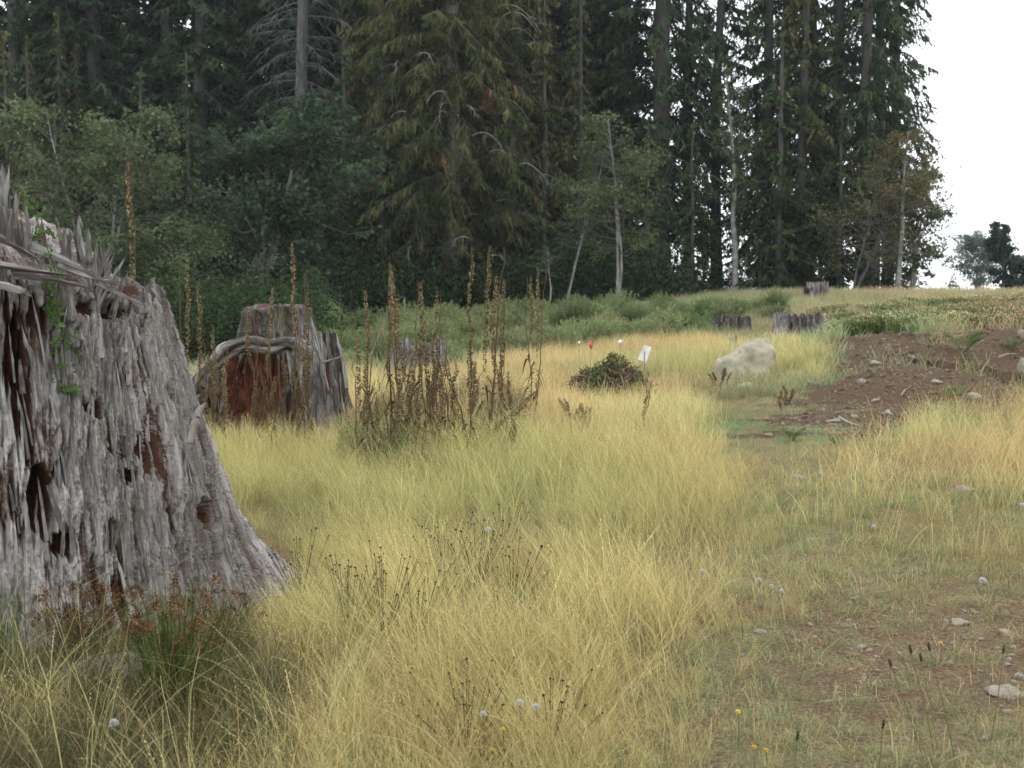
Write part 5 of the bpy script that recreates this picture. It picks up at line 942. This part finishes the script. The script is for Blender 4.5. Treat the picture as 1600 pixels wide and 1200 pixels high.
# sparse tall grass on the right
n = 11000; x, y = wedge(n, 4, 17, 1.8); i1 = inside(Z_right, x, y, .5); i2 = inside(Z_right2, x, y, .5); kp = (i2 | (i1 & (RNG.random(n) < .40)) | (RNG.random(n) < .012)) & ~inside(Z_tall, x, y) & ~inside(Z_dirt, x, y, .3) & (x > 0); kp &= RNG.random(n) < np.clip(.62 + 1.3 * fbm(st3(x * 1.1, y * 1.1, 43.), 2), .12, 1)
thin = [tuft(440 + k, 20, [.5, .42, .55][k], .14, .0034, .1, straw, 5, heads=.2, hmin=.4, tiltr=.3) for k in range(3)]
x, y = x[kp], y[kp]; n = len(x); sc = .55 + .4 * RNG.random(n); scatter('sparse_dry_grass', st3(x, y, gz(x, y) - .01), rnd_rot(n), np.stack([sc] * 3, 1), RNG.integers(0, 3, n), thin, tint3(n, x, y, .15), 'sparse golden grass on the right side of the path', 'grass')
# short green-grey turf
turf = [tuft(460 + k, 44, [.07, .09, .05, .13][k], [.06, .08, .08, .05][k], .0034, 0., greenish, 4, 'green', hmin=.3, tiltr=.8, bendr=(.2, 1.3)) for k in range(4)] + [tuft(464 + k, 26, .11, .12, .003, 0., lambda r, n_, t: straw(r, n_, t) * .75, 4, 'green', hmin=.4, tiltr=2.2, bendr=(.3, 1.6)) for k in range(2)]
n = 47000; x, y = wedge(n, 2.4, 15, 1.6); m_ = fbm(st3(x * 1.4, y * 1.4, 71.), 3); bare = inside(Z_bare, x, y, .3); tall = inside(Z_tall, x, y, .1)
kp = (x > -.2) & (~inside(Z_dirt, x, y, .7) | (RNG.random(n) < .05)) & (RNG.random(n) < np.where(bare, .34 + .5 * (m_ > .05), np.clip(.85 + 1.0 * m_, .3, 1))) & (~tall | (RNG.random(n) < .3)) & off_stumps(x, y)
x, y = x[kp], y[kp]; n = len(x); sc = (.38 + .72 * RNG.random(n) ** 1.6); tn = tint3(n, x, y, .2, 1.2, .35); scatter('short_turf', st3(x, y, gz(x, y) - .004), rnd_rot(n), np.stack([sc] * 3, 1), RNG.integers(0, 6, n), turf, tn, 'short grey green turf tufts along the path', 'grass')
n = 26000; x, y = wedge(n, 15, 44, 1.5); tu2 = [tuft(470 + k, 26, [.22, .3][k], .16, .010, 0., greenish, 3, 'green', hmin=.3, tiltr=.6) for k in range(2)]
kp = (~inside(Z_dirt, x, y, .8) | (RNG.random(n) < .04)) & off_stumps(x, y) & (~inside(Z_tall, x, y) | (RNG.random(n) < .15)); x, y = x[kp], y[kp]; n = len(x); sc = .6 + .7 * RNG.random(n); yy = np.clip((x - 4) / 6, 0, 1); tn = tint3(n, x, y, .15, .4, .2) * np.stack([1 + .25 * yy, 1 + .05 * yy, 1 + .1 * yy], 1)
scatter('far_turf', st3(x, y, gz(x, y) - .01), rnd_rot(n), np.stack([sc] * 3, 1), RNG.integers(0, 2, n), tu2, tn, 'green and straw coloured grass on the far slope', 'grass')
# weeds at the foot of the big stump
wd = [tuft(480 + k, 46, [.22, .34, .26, .42][k], .12, .0030, .25, brownish, 5, 'green', heads=.1, hmin=.3, tiltr=.5, bendr=(.2, 1.2)) for k in range(4)]
n = 2600; x, y = RNG.uniform(-3.2, -.6, n), RNG.uniform(2.6, 5.5, n); kp = inside(Z_weedy, x, y, .12) & off_stumps(x, y) & ((x - S1[0]) ** 2 + (y - S1[1]) ** 2 > 1.4 ** 2); x, y = x[kp], y[kp]; n = len(x); sc = .45 + .5 * RNG.random(n)
scatter('weedy_grass', st3(x, y, gz(x, y) - .01), rnd_rot(n), np.stack([sc] * 3, 1), RNG.integers(0, 4, n), wd, tint3(n, x, y, .2, 2., .3), 'brown and green tangled weeds at the foot of the huge stump', 'weeds')
# long single arching blades in the near left
arc = [tuft(490 + k, 7, [.8, .65][k], .1, .0026, .3, lambda r, n_, t: np.array([.52, .47, .22]) * (.8 + .3 * t[..., None]) * r.uniform(.8, 1.2, (n_, 1, 1)), 9, 'grass', heads=0., hmin=.7, tiltr=.3, bendr=(.5, 1.5), wig=.01) for k in range(2)]
n = 85; x, y = RNG.uniform(-2.4, .3, n), RNG.uniform(2.8, 4.9, n); kp = off_stumps(x, y); x, y = x[kp], y[kp]; n = len(x); sc = .6 + .4 * RNG.random(n); scatter('arching_grass', st3(x, y, gz(x, y) - .01), rnd_rot(n), np.stack([sc] * 3, 1), RNG.integers(0, 2, n), arc, tint3(n, x, y), 'long arching pale grass stems before the huge stump', 'grass')
# gravel
pebm = [rock_mesh(30 + k, M['pebble'], 7, 5, (1, .8, .5)) for k in range(3)]
n = 34000; x, y = wedge(n, 2.5, 24, 1.3); bare = inside(Z_bare, x, y, .3); dirt = inside(Z_dirt, x, y, .2); kp = (x > 0) & (dirt | bare | (RNG.random(n) < .22)) & ~inside(Z_tall, x, y); x, y = x[kp], y[kp]; n = len(x); sc = (.004 + .011 * RNG.random(n) ** 3) * (1 + .05 * y)
scatter('gravel', st3(x, y, gz(x, y) + .001), rnd_rot(n, tilt=.3), np.stack([sc] * 3, 1), RNG.integers(0, 3, n), pebm, np.ones((n, 3)), 'loose small pebbles over bare soil of path and mound', 'gravel')
clm = [rock_mesh(40 + k, stone_mat('crumbled soil %s' % ['dark', 'mid', 'light'][k], *[tuple(c * f_ for c in (.078, .049, .028)) for f_ in (.9 + k * .2, 1.4 + k * .3, 1.1 + k * .2)]), 8, 6, (1, .8, .6), .5) for k in range(3)]
n = 16000; x, y = wedge(n, 11, 26, 1.2); kp = inside(Z_dirt, x, y, .2); x, y = x[kp], y[kp]; n = len(x); sc = .010 + .035 * RNG.random(n) ** 3
scatter('soil_clods', st3(x, y, gz(x, y)), rnd_rot(n, tilt=.5), np.stack([sc] * 3, 1), RNG.integers(0, 3, n), clm, np.ones((n, 3)), 'crumbled brown soil clods over the dirt mound', 'soil')
# flower band and undergrowth
fl = []
for k in range(3):
    r = np.random.default_rng(500 + k); g = Geo(); n_ = 260; c = st3(r.uniform(-.35, .35, n_), r.uniform(-.35, .35, n_), 0); hgt = .32 * r.uniform(.5, 1.1, n_); D = nrm(np.stack([r.normal(size=n_) * .2, r.normal(size=n_) * .2, np.ones(n_)], 1)); P = np.stack([c, c + D * hgt[:, None]], 1); ribbons(P, np.full((n_, 2), .012), r.normal(size=(n_, 3)) * [1, 1, 0], np.array([.12, .15, .06]) * r.uniform(.6, 1.3, (n_, 1)), g)
    q = r.integers(0, n_, 900); tt = r.uniform(.2, 1, 900); pp = c[q] + D[q] * (hgt[q] * tt)[:, None]; leaves(pp, r.normal(size=(900, 3)) + [0, 0, .6], nrm(r.normal(size=(900, 3)) + [0, 0, 1]), np.full(900, .05), np.full(900, .018), np.array([.13, .17, .07]) * r.uniform(.5, 1.4, (900, 1)), g)
    tp = np.repeat(P[:80, 1], 4, 0) + r.normal(size=(320, 3)) * [.03, .03, .01]; pink = np.array([[.50, .42, .34], [.60, .56, .48], [.34, .24, .18]])[r.integers(0, 3, 320)]; leaves(tp, r.normal(size=(320, 3)), np.array([[0, -.4, 1.]] * 320) + r.normal(size=(320, 3)) * .3, np.full(320, .028), np.full(320, .026), pink * r.uniform(.8, 1.1, (320, 1)), g); fl.append(g.mesh('flowering_%d' % k, M['under']))
n = 7500; x, y = wedge(n, 20, 42, 1.3); kp = inside(Z_flow, x, y, 1.3) & (RNG.random(n) < np.clip(.75 + fbm(st3(x * .9, y * .9, 77.), 2), .2, 1)); x, y = x[kp], y[kp]; n = len(x); sc = .35 + .65 * RNG.random(n); f = np.clip((x / y - .30) * 6 + .4 * noise(st3(x * .8, y * .8, 3.)), 0, 1)[:, None]; tn = (np.array([1.05, 1.15, .85]) * (1 - f) + np.array([1.35, .98, .85]) * f) * (1 + .15 * RNG.normal(size=(n, 1)))
scatter('wildflower_patch', st3(x, y, gz(x, y) - .02), rnd_rot(n), np.stack([sc] * 3, 1), RNG.integers(0, 3, n), fl, tn, 'pinkish white flowering weeds with bright green leaves behind the mound', 'wildflowers')
ub = [broom_mesh(520 + k, 160, .8, .6, (.07, .10, .04), (.20, .24, .11), 'under', .028, 4) for k in range(3)]
n = 2600; x, y = wedge(n, 18, 46, 1.3); kp = inside(Z_broom, x, y, .6) & off_stumps(x, y) & (((x + 1.4) / 1.0) ** 2 + ((y - 18.5) / 1.5) ** 2 > 1); x, y = x[kp], y[kp]; n = len(x); sc = (.4 + .5 * RNG.random(n)) * (.75 + .35 * sst(y, 22, 34) + .5 * noise(st3(x * .6, y * .6, 61.)))
scatter('green_undergrowth', st3(x, y, gz(x, y) - .03), rnd_rot(n), np.stack([sc] * 3, 1), RNG.integers(0, 3, n), ub, tint3(n, x, y, .2, .5, .15) * [1., 1., 1.], 'green low shrubs merging along the forest edge', 'undergrowth')
n = 520; x, y = RNG.uniform(-1.35, .05, n), RNG.uniform(9.7, 14.5, n); kp = RNG.random(n) < np.clip(.35 + 1.2 * fbm(st3(x * 1.5, y * 1.5, 91.), 2), 0, 1); x, y = x[kp], y[kp]; n = len(x); sc = .25 + .35 * RNG.random(n)
wk = [broom_mesh(560 + k, 60, .8, .5, [(.08, .10, .045), (.10, .08, .05), (.12, .11, .055)][k], [(.19, .23, .10), (.26, .20, .12), (.36, .31, .16)][k], 'under', .016, 5) for k in range(3)]
scatter('thicket_weeds', st3(x, y, gz(x, y) - .02), rnd_rot(n), np.stack([sc * .8, sc * .8, sc * 1.1], 1), RNG.integers(0, 3, n), wk, tint3(n, x, y, .2, .5, .15), 'green and brown weeds tangled among the dried stalks', 'weeds')
# leafy understorey below the trees
ul = []
for k in range(3):
    r = np.random.default_rng(540 + k); g = Geo(); n_ = 1500; c = r.normal(size=(n_, 3)) * [.5, .5, .35] + [0, 0, .6]; C = np.array([.034, .052, .024]) * r.uniform(.4, 1.9, (n_, 1)); s_ = r.uniform(.06, .12, n_); leaves(c, r.normal(size=(n_, 3)) + [0, 0, -.2], nrm(r.normal(size=(n_, 3)) * .6 + [0, 0, 1]), s_, s_ * .6, C, g); ul.append(g.mesh('understorey_%d' % k, M['under']))
n = 1500; y = RNG.uniform(40, 92, n); x = RNG.uniform(-1.1, .62, n) * .4143 * y; right = x > .11 * y; kp = (~right & (y > 42)) | (right & (y < 52) & (y > 45) & (RNG.random(n) < .3)); x, y = x[kp], y[kp]; n = len(x); sc = RNG.uniform(.7, 1.9, n) * np.where(x > .11 * y, .6, 1.)
xx_, yy_ = RNG.uniform(-22, 0, 900), RNG.uniform(20, 44, 900); kk_ = inside(Z_dark, xx_, yy_, .5); x = np.r_[x, xx_[kk_]]; y = np.r_[y, yy_[kk_]]; sc = np.r_[sc, RNG.uniform(.5, 1.15, kk_.sum())]; n = len(x)
scatter('forest_understorey', st3(x, y, gz(x, y, False) - .1), rnd_rot(n), np.stack([sc] * 3, 1), RNG.integers(0, 3, n), ul, tint3(n, x, y, .3, .3, .1), 'dark leafy understorey under the forest trees', 'undergrowth')

# ------------------------------------------------------------------ rush clumps
def rush(label, px, py, H, W, seed, n=170, green=True, ncl=46):
    p = ground_at(px, py); t = thing('rush_clump', label, 'plant', (p[0], p[1], float(gz(p[0], p[1])) - .01)); r = np.random.default_rng(seed); az = r.uniform(0, 2 * pi, n); sp = r.uniform(0, 1, n) ** .7; L = H * r.uniform(.55, 1.05, n); u = np.linspace(0, 1, 6)[None]
    ox = .05 * r.normal(size=n)[:, None]; oy = .05 * r.normal(size=n)[:, None]; X = ox + (W * .5 * sp * np.cos(az))[:, None] * u ** 1.3; Y_ = oy + (W * .5 * sp * np.sin(az))[:, None] * u ** 1.3; P = st3(X, Y_, L[:, None] * u * (1 - .12 * sp[:, None] * u))
    c0 = np.array([.11, .17, .045]) if green else np.array([.13, .10, .05]); C = c0 * r.uniform(.6, 1.5, (n, 1)); C = np.where(r.random((n, 1)) < .2, np.array([.36, .29, .13]), C); g = Geo(); tubes(P, np.broadcast_to(np.linspace(.0022, .001, 6), (n, 6)), C, g, 3); link('stems', g.mesh('rush_stems', M['shrub']), t)
    ms = []
    for q in range(4):
        g = Geo(); m = 34; D = nrm(r.normal(size=(m, 3)) + [0, 0, .4]); leaves(D * r.uniform(.0, .014, (m, 1)), D, nrm(r.normal(size=(m, 3))), r.uniform(.007, .014, m), r.uniform(.004, .007, m), np.array([.13, .065, .034]) * r.uniform(.5, 1.6, (m, 1)), g, .3); ms.append(g.mesh('seed_cluster_%d' % q, M['pod']))
    for i in range(ncl):
        j = r.integers(0, n); c, _ = interp_poly(P, np.array([j]), np.array([r.uniform(.8, 1.)])); link('seed_cluster', ms[i % 4], t, c[0], (0, 0, r.uniform(0, 6)), (r.uniform(.7, 1.5),) * 3)
rush('green rush clump with brown seed clusters before the huge stump', 272, 1130, .52, .42, 61, 210, True, 62)
rush('drier brown rush clump left of the green one below the stump', 128, 1040, .36, .42, 62, 130, False, 40)
rush('small brown rush clump at the foot of the stump root', 350, 1010, .30, .30, 63, 60, False, 20)
rush('bright green grass clump at the left edge of the picture', -5, 1060, .42, .16, 64, 70, True, 0)
# seeded grass spikes, thin
# ------------------------------------------------------------------ dark headed dried weeds
def dark_weed(label, px, py, H, seed, n=16, W=.22, yel=0):
    p = ground_at(px, py); t = thing('dark_headed_weed', label, 'plant', (p[0], p[1], float(gz(p[0], p[1])))); r = np.random.default_rng(seed); az = r.uniform(0, 2 * pi, n); sp = r.random(n); u = np.linspace(0, 1, 5)[None]; L = H * r.uniform(.6, 1.05, n)
    P = st3((W * sp * np.cos(az))[:, None] * u, (W * sp * np.sin(az))[:, None] * u, L[:, None] * u); g = Geo(); tubes(P, np.full((n, 5), .0013), np.array([.09, .075, .045]), g, 3); link('stems', g.mesh('weed_stems', M['weed']), t)
    for i in range(n): link('seed_head', WH if i >= yel else YH, t, P[i, -1], (r.normal() * .4, r.normal() * .4, 0), (r.uniform(.5, .95),) * 3)
def head_mesh(col, nm, R=.007, n=22):
    r = np.random.default_rng(3); g = Geo(); D = nrm(r.normal(size=(n, 3)) * [1, 1, .4] + [0, 0, .6]); leaves(D * .001, D, nrm(r.normal(size=(n, 3))), np.full(n, R), np.full(n, R * .8), np.array(col) * r.uniform(.6, 1.4, (n, 1)), g, .4); return g.mesh(nm, M['weed'])
WH = head_mesh((.085, .06, .045), 'dark_head'); YH = head_mesh((.60, .48, .05), 'yellow_head', .009, 30)
for i, (px, py, H, n_, lab) in enumerate([(545, 1000, .38, 26, 'dark headed dried weed right of the huge stump root'), (600, 1010, .40, 26, 'dark headed dried weed in the grass right of the stump root'), (650, 1020, .34, 20, 'dark headed dried weed farthest right of the root cluster'), (470, 950, .36, 20, 'dark headed weed close behind the stump root tip'),
    (700, 920, .34, 24, 'dark headed weed in the middle of the golden grass'), (745, 930, .36, 24, 'dark headed weed beside the fluffy seed head in golden grass'), (800, 960, .32, 18, 'dark headed weed right of the middle grass cluster'), (730, 1190, .28, 20, 'dark headed weed at the bottom below three fluffy heads'), (860, 1190, .26, 14, 'dark headed weed at the bottom centre of the grass'), (790, 870, .3, 14, 'small dark headed weed behind the middle grass cluster')]):
    dark_weed(lab, px, py, H, 700 + i, n_)
# dandelion-like seed heads and yellow flowers
def puff_mesh():
    r = np.random.default_rng(2); n = 160; D = nrm(r.normal(size=(n, 3))); D = D[D[:, 2] > -.5]; n = len(D); g = Geo(); ribbons(np.stack([D * .003, D * .012], 1), np.tile([.0008, .0016], (n, 1)), np.cross(D, r.normal(size=(n, 3))), np.full((n, 3), .6), g); a = np.repeat(D, 3, 0); leaves(a * .010, nrm(a + r.normal(size=a.shape) * .8), nrm(r.normal(size=a.shape)), np.full(len(a), .006), np.full(len(a), .003), np.full((len(a), 3), .62), g); return g.mesh('fluff', M['puff'])
PF = puff_mesh()
gst = Geo(); tubes(np.array([[[0, 0, 0], [.004, 0, .5], [0, 0, 1.]]]), np.full((1, 3), .0016), (.16, .15, .07), gst, 4); STM = gst.mesh('flower_stem', M['weed'])
def flower(label, px, py, Y, head, name, sc=1.):
    tp = at(px, py, Y); z0 = float(gz(tp[0], Y)); o = thing(name, label, 'flower', (tp[0], Y, z0)); link('stem', STM, o, scale=(1, 1, max(.03, tp[2] - z0))); link('head', head, o, (0, 0, max(.03, tp[2] - z0)), scale=(sc,) * 3)
for (px, py, Y, sc, lab) in [(178, 1130, 3.75, 1.0, 'fluffy white seed head at the lower left among dark weeds'), (763, 828, 6.3, 1.1, 'fluffy seed head standing in the middle of the golden grass'), (755, 1116, 3.9, .8, 'leftmost of the three fluffy seed heads at bottom centre'), (812, 1098, 3.95, .9, 'middle one of the three fluffy seed heads at bottom centre'), (838, 1105, 3.9, .9, 'rightmost of the three fluffy seed heads at bottom centre'),
    (1535, 914, 6.1, 1.3, 'large fluffy white seed head on the right above the bare gravel'), (1597, 790, 7.8, 1.3, 'fluffy seed head at the right edge of the picture'), (1097, 893, 5.9, 1., 'fluffy seed head at the right border of the golden grass'), (1186, 907, 6.1, 1., 'upper fluffy seed head at the left side of path'), (1205, 925, 6.0, .8, 'small fluffy seed head just below the upper path one'), (1221, 938, 5.9, .8, 'lowest fluffy seed head at the left side of path'), (1365, 825, 7.3, 1., 'fluffy seed head in the sparse grass right of the path')]:
    flower(lab, px, py, Y, PF, 'seed_head_flower', sc)
for (px, py, Y, sc, lab) in [(1153, 1113, 4.0, 1., 'yellow flower at the lower right border of golden grass'), (1159, 968, 5.1, .9, 'yellow flower in fine grass left of the path'), (1178, 1168, 3.75, .9, 'left one of the two yellow flowers at the bottom'), (1197, 1173, 3.75, .9, 'right one of the two yellow flowers at the bottom'), (1470, 1005, 4.9, .9, 'yellow flower beside the plantain heads'), (786, 1140, 3.8, .8, 'yellow flower below the fluffy heads at bottom centre'), (769, 1173, 3.7, .9, 'lowest yellow flower at bottom centre'), (1346, 834, 7.3, 1.1, 'yellow flower in the sparse grass right of the path'), (1585, 752, 8.8, 1.3, 'yellow flower near the right edge of the grass'), (520, 1072, 4.2, .8, 'tiny yellow flower in the grass right of the stump root')]:
    flower(lab, px, py, Y, YH, 'yellow_flower', sc * 1.1)
# plantain heads
g = Geo(); r = np.random.default_rng(4); n = 120; tt = r.random(n); az = r.uniform(0, 2 * pi, n); D = st3(np.cos(az), np.sin(az), .7 + 0 * az); leaves(st3(.0, .0, tt * .028), D, nrm(r.normal(size=(n, 3))), np.full(n, .006), np.full(n, .004), np.array([.12, .12, .075]) * r.uniform(.5, 1.5, (n, 1)), g, .3); PLH = g.mesh('plantain_head', M['weed'])
for (px, py, Y, lx, lab) in [(1393, 1043, 3.85, -.35, 'plantain head farthest left by the bare path'), (1424, 1022, 3.9, -.25, 'plantain head second from left by the bare path'), (1440, 1035, 3.85, -.2, 'low plantain head third from left by the path'), (1453, 1018, 3.9, -.25, 'upright plantain head above the others by the path'), (1567, 1022, 3.95, .1, 'lone plantain head near the right edge'), (1245, 1158, 3.6, .1, 'plantain head low at the bottom of the path'), (1379, 1140, 3.6, .1, 'short plantain head near the bottom of the path')]:
    tp = at(px, py, Y); z0 = float(gz(tp[0], Y)); H = (tp[2] - z0) / cos(lx); o = thing('plantain', lab, 'plant', (tp[0] - H * sin(lx), Y, z0)); o.rotation_euler = (0, lx, 0); link('stem', STM, o, scale=(1, 1, max(.04, H))); link('head', PLH, o, (0, 0, max(.04, H)))

# ------------------------------------------------------------------ faint haze in the air
hz = Geo(); bx = np.array([[x_, y_, z_] for x_ in (-640., 640.) for y_ in (-340., 940.) for z_ in (float(gz(np.linspace(-600, 600, 200)[:, None], np.linspace(-300, 900, 200)[None]).min()) - 1.5, 46.)])
hz.add(bx, np.array([[0, 1, 3, 2], [4, 6, 7, 5], [0, 4, 5, 1], [2, 3, 7, 6], [0, 2, 6, 4], [1, 5, 7, 3]]), (0, 0, 0))
mh, nh_, lh = _mat('haze air'); oh = nh_.new('ShaderNodeOutputMaterial'); pv = nh_.new('ShaderNodeVolumePrincipled'); pv.inputs['Color'].default_value = (.86, .93, 1, 1); pv.inputs['Density'].default_value = .0003; pv.inputs['Anisotropy'].default_value = .2
lh.new(pv.outputs[0], oh.inputs['Volume']); setp(link('haze', hz.mesh('haze', mh)), 'thin pale haze in the air over the whole clearing', kind='stuff')
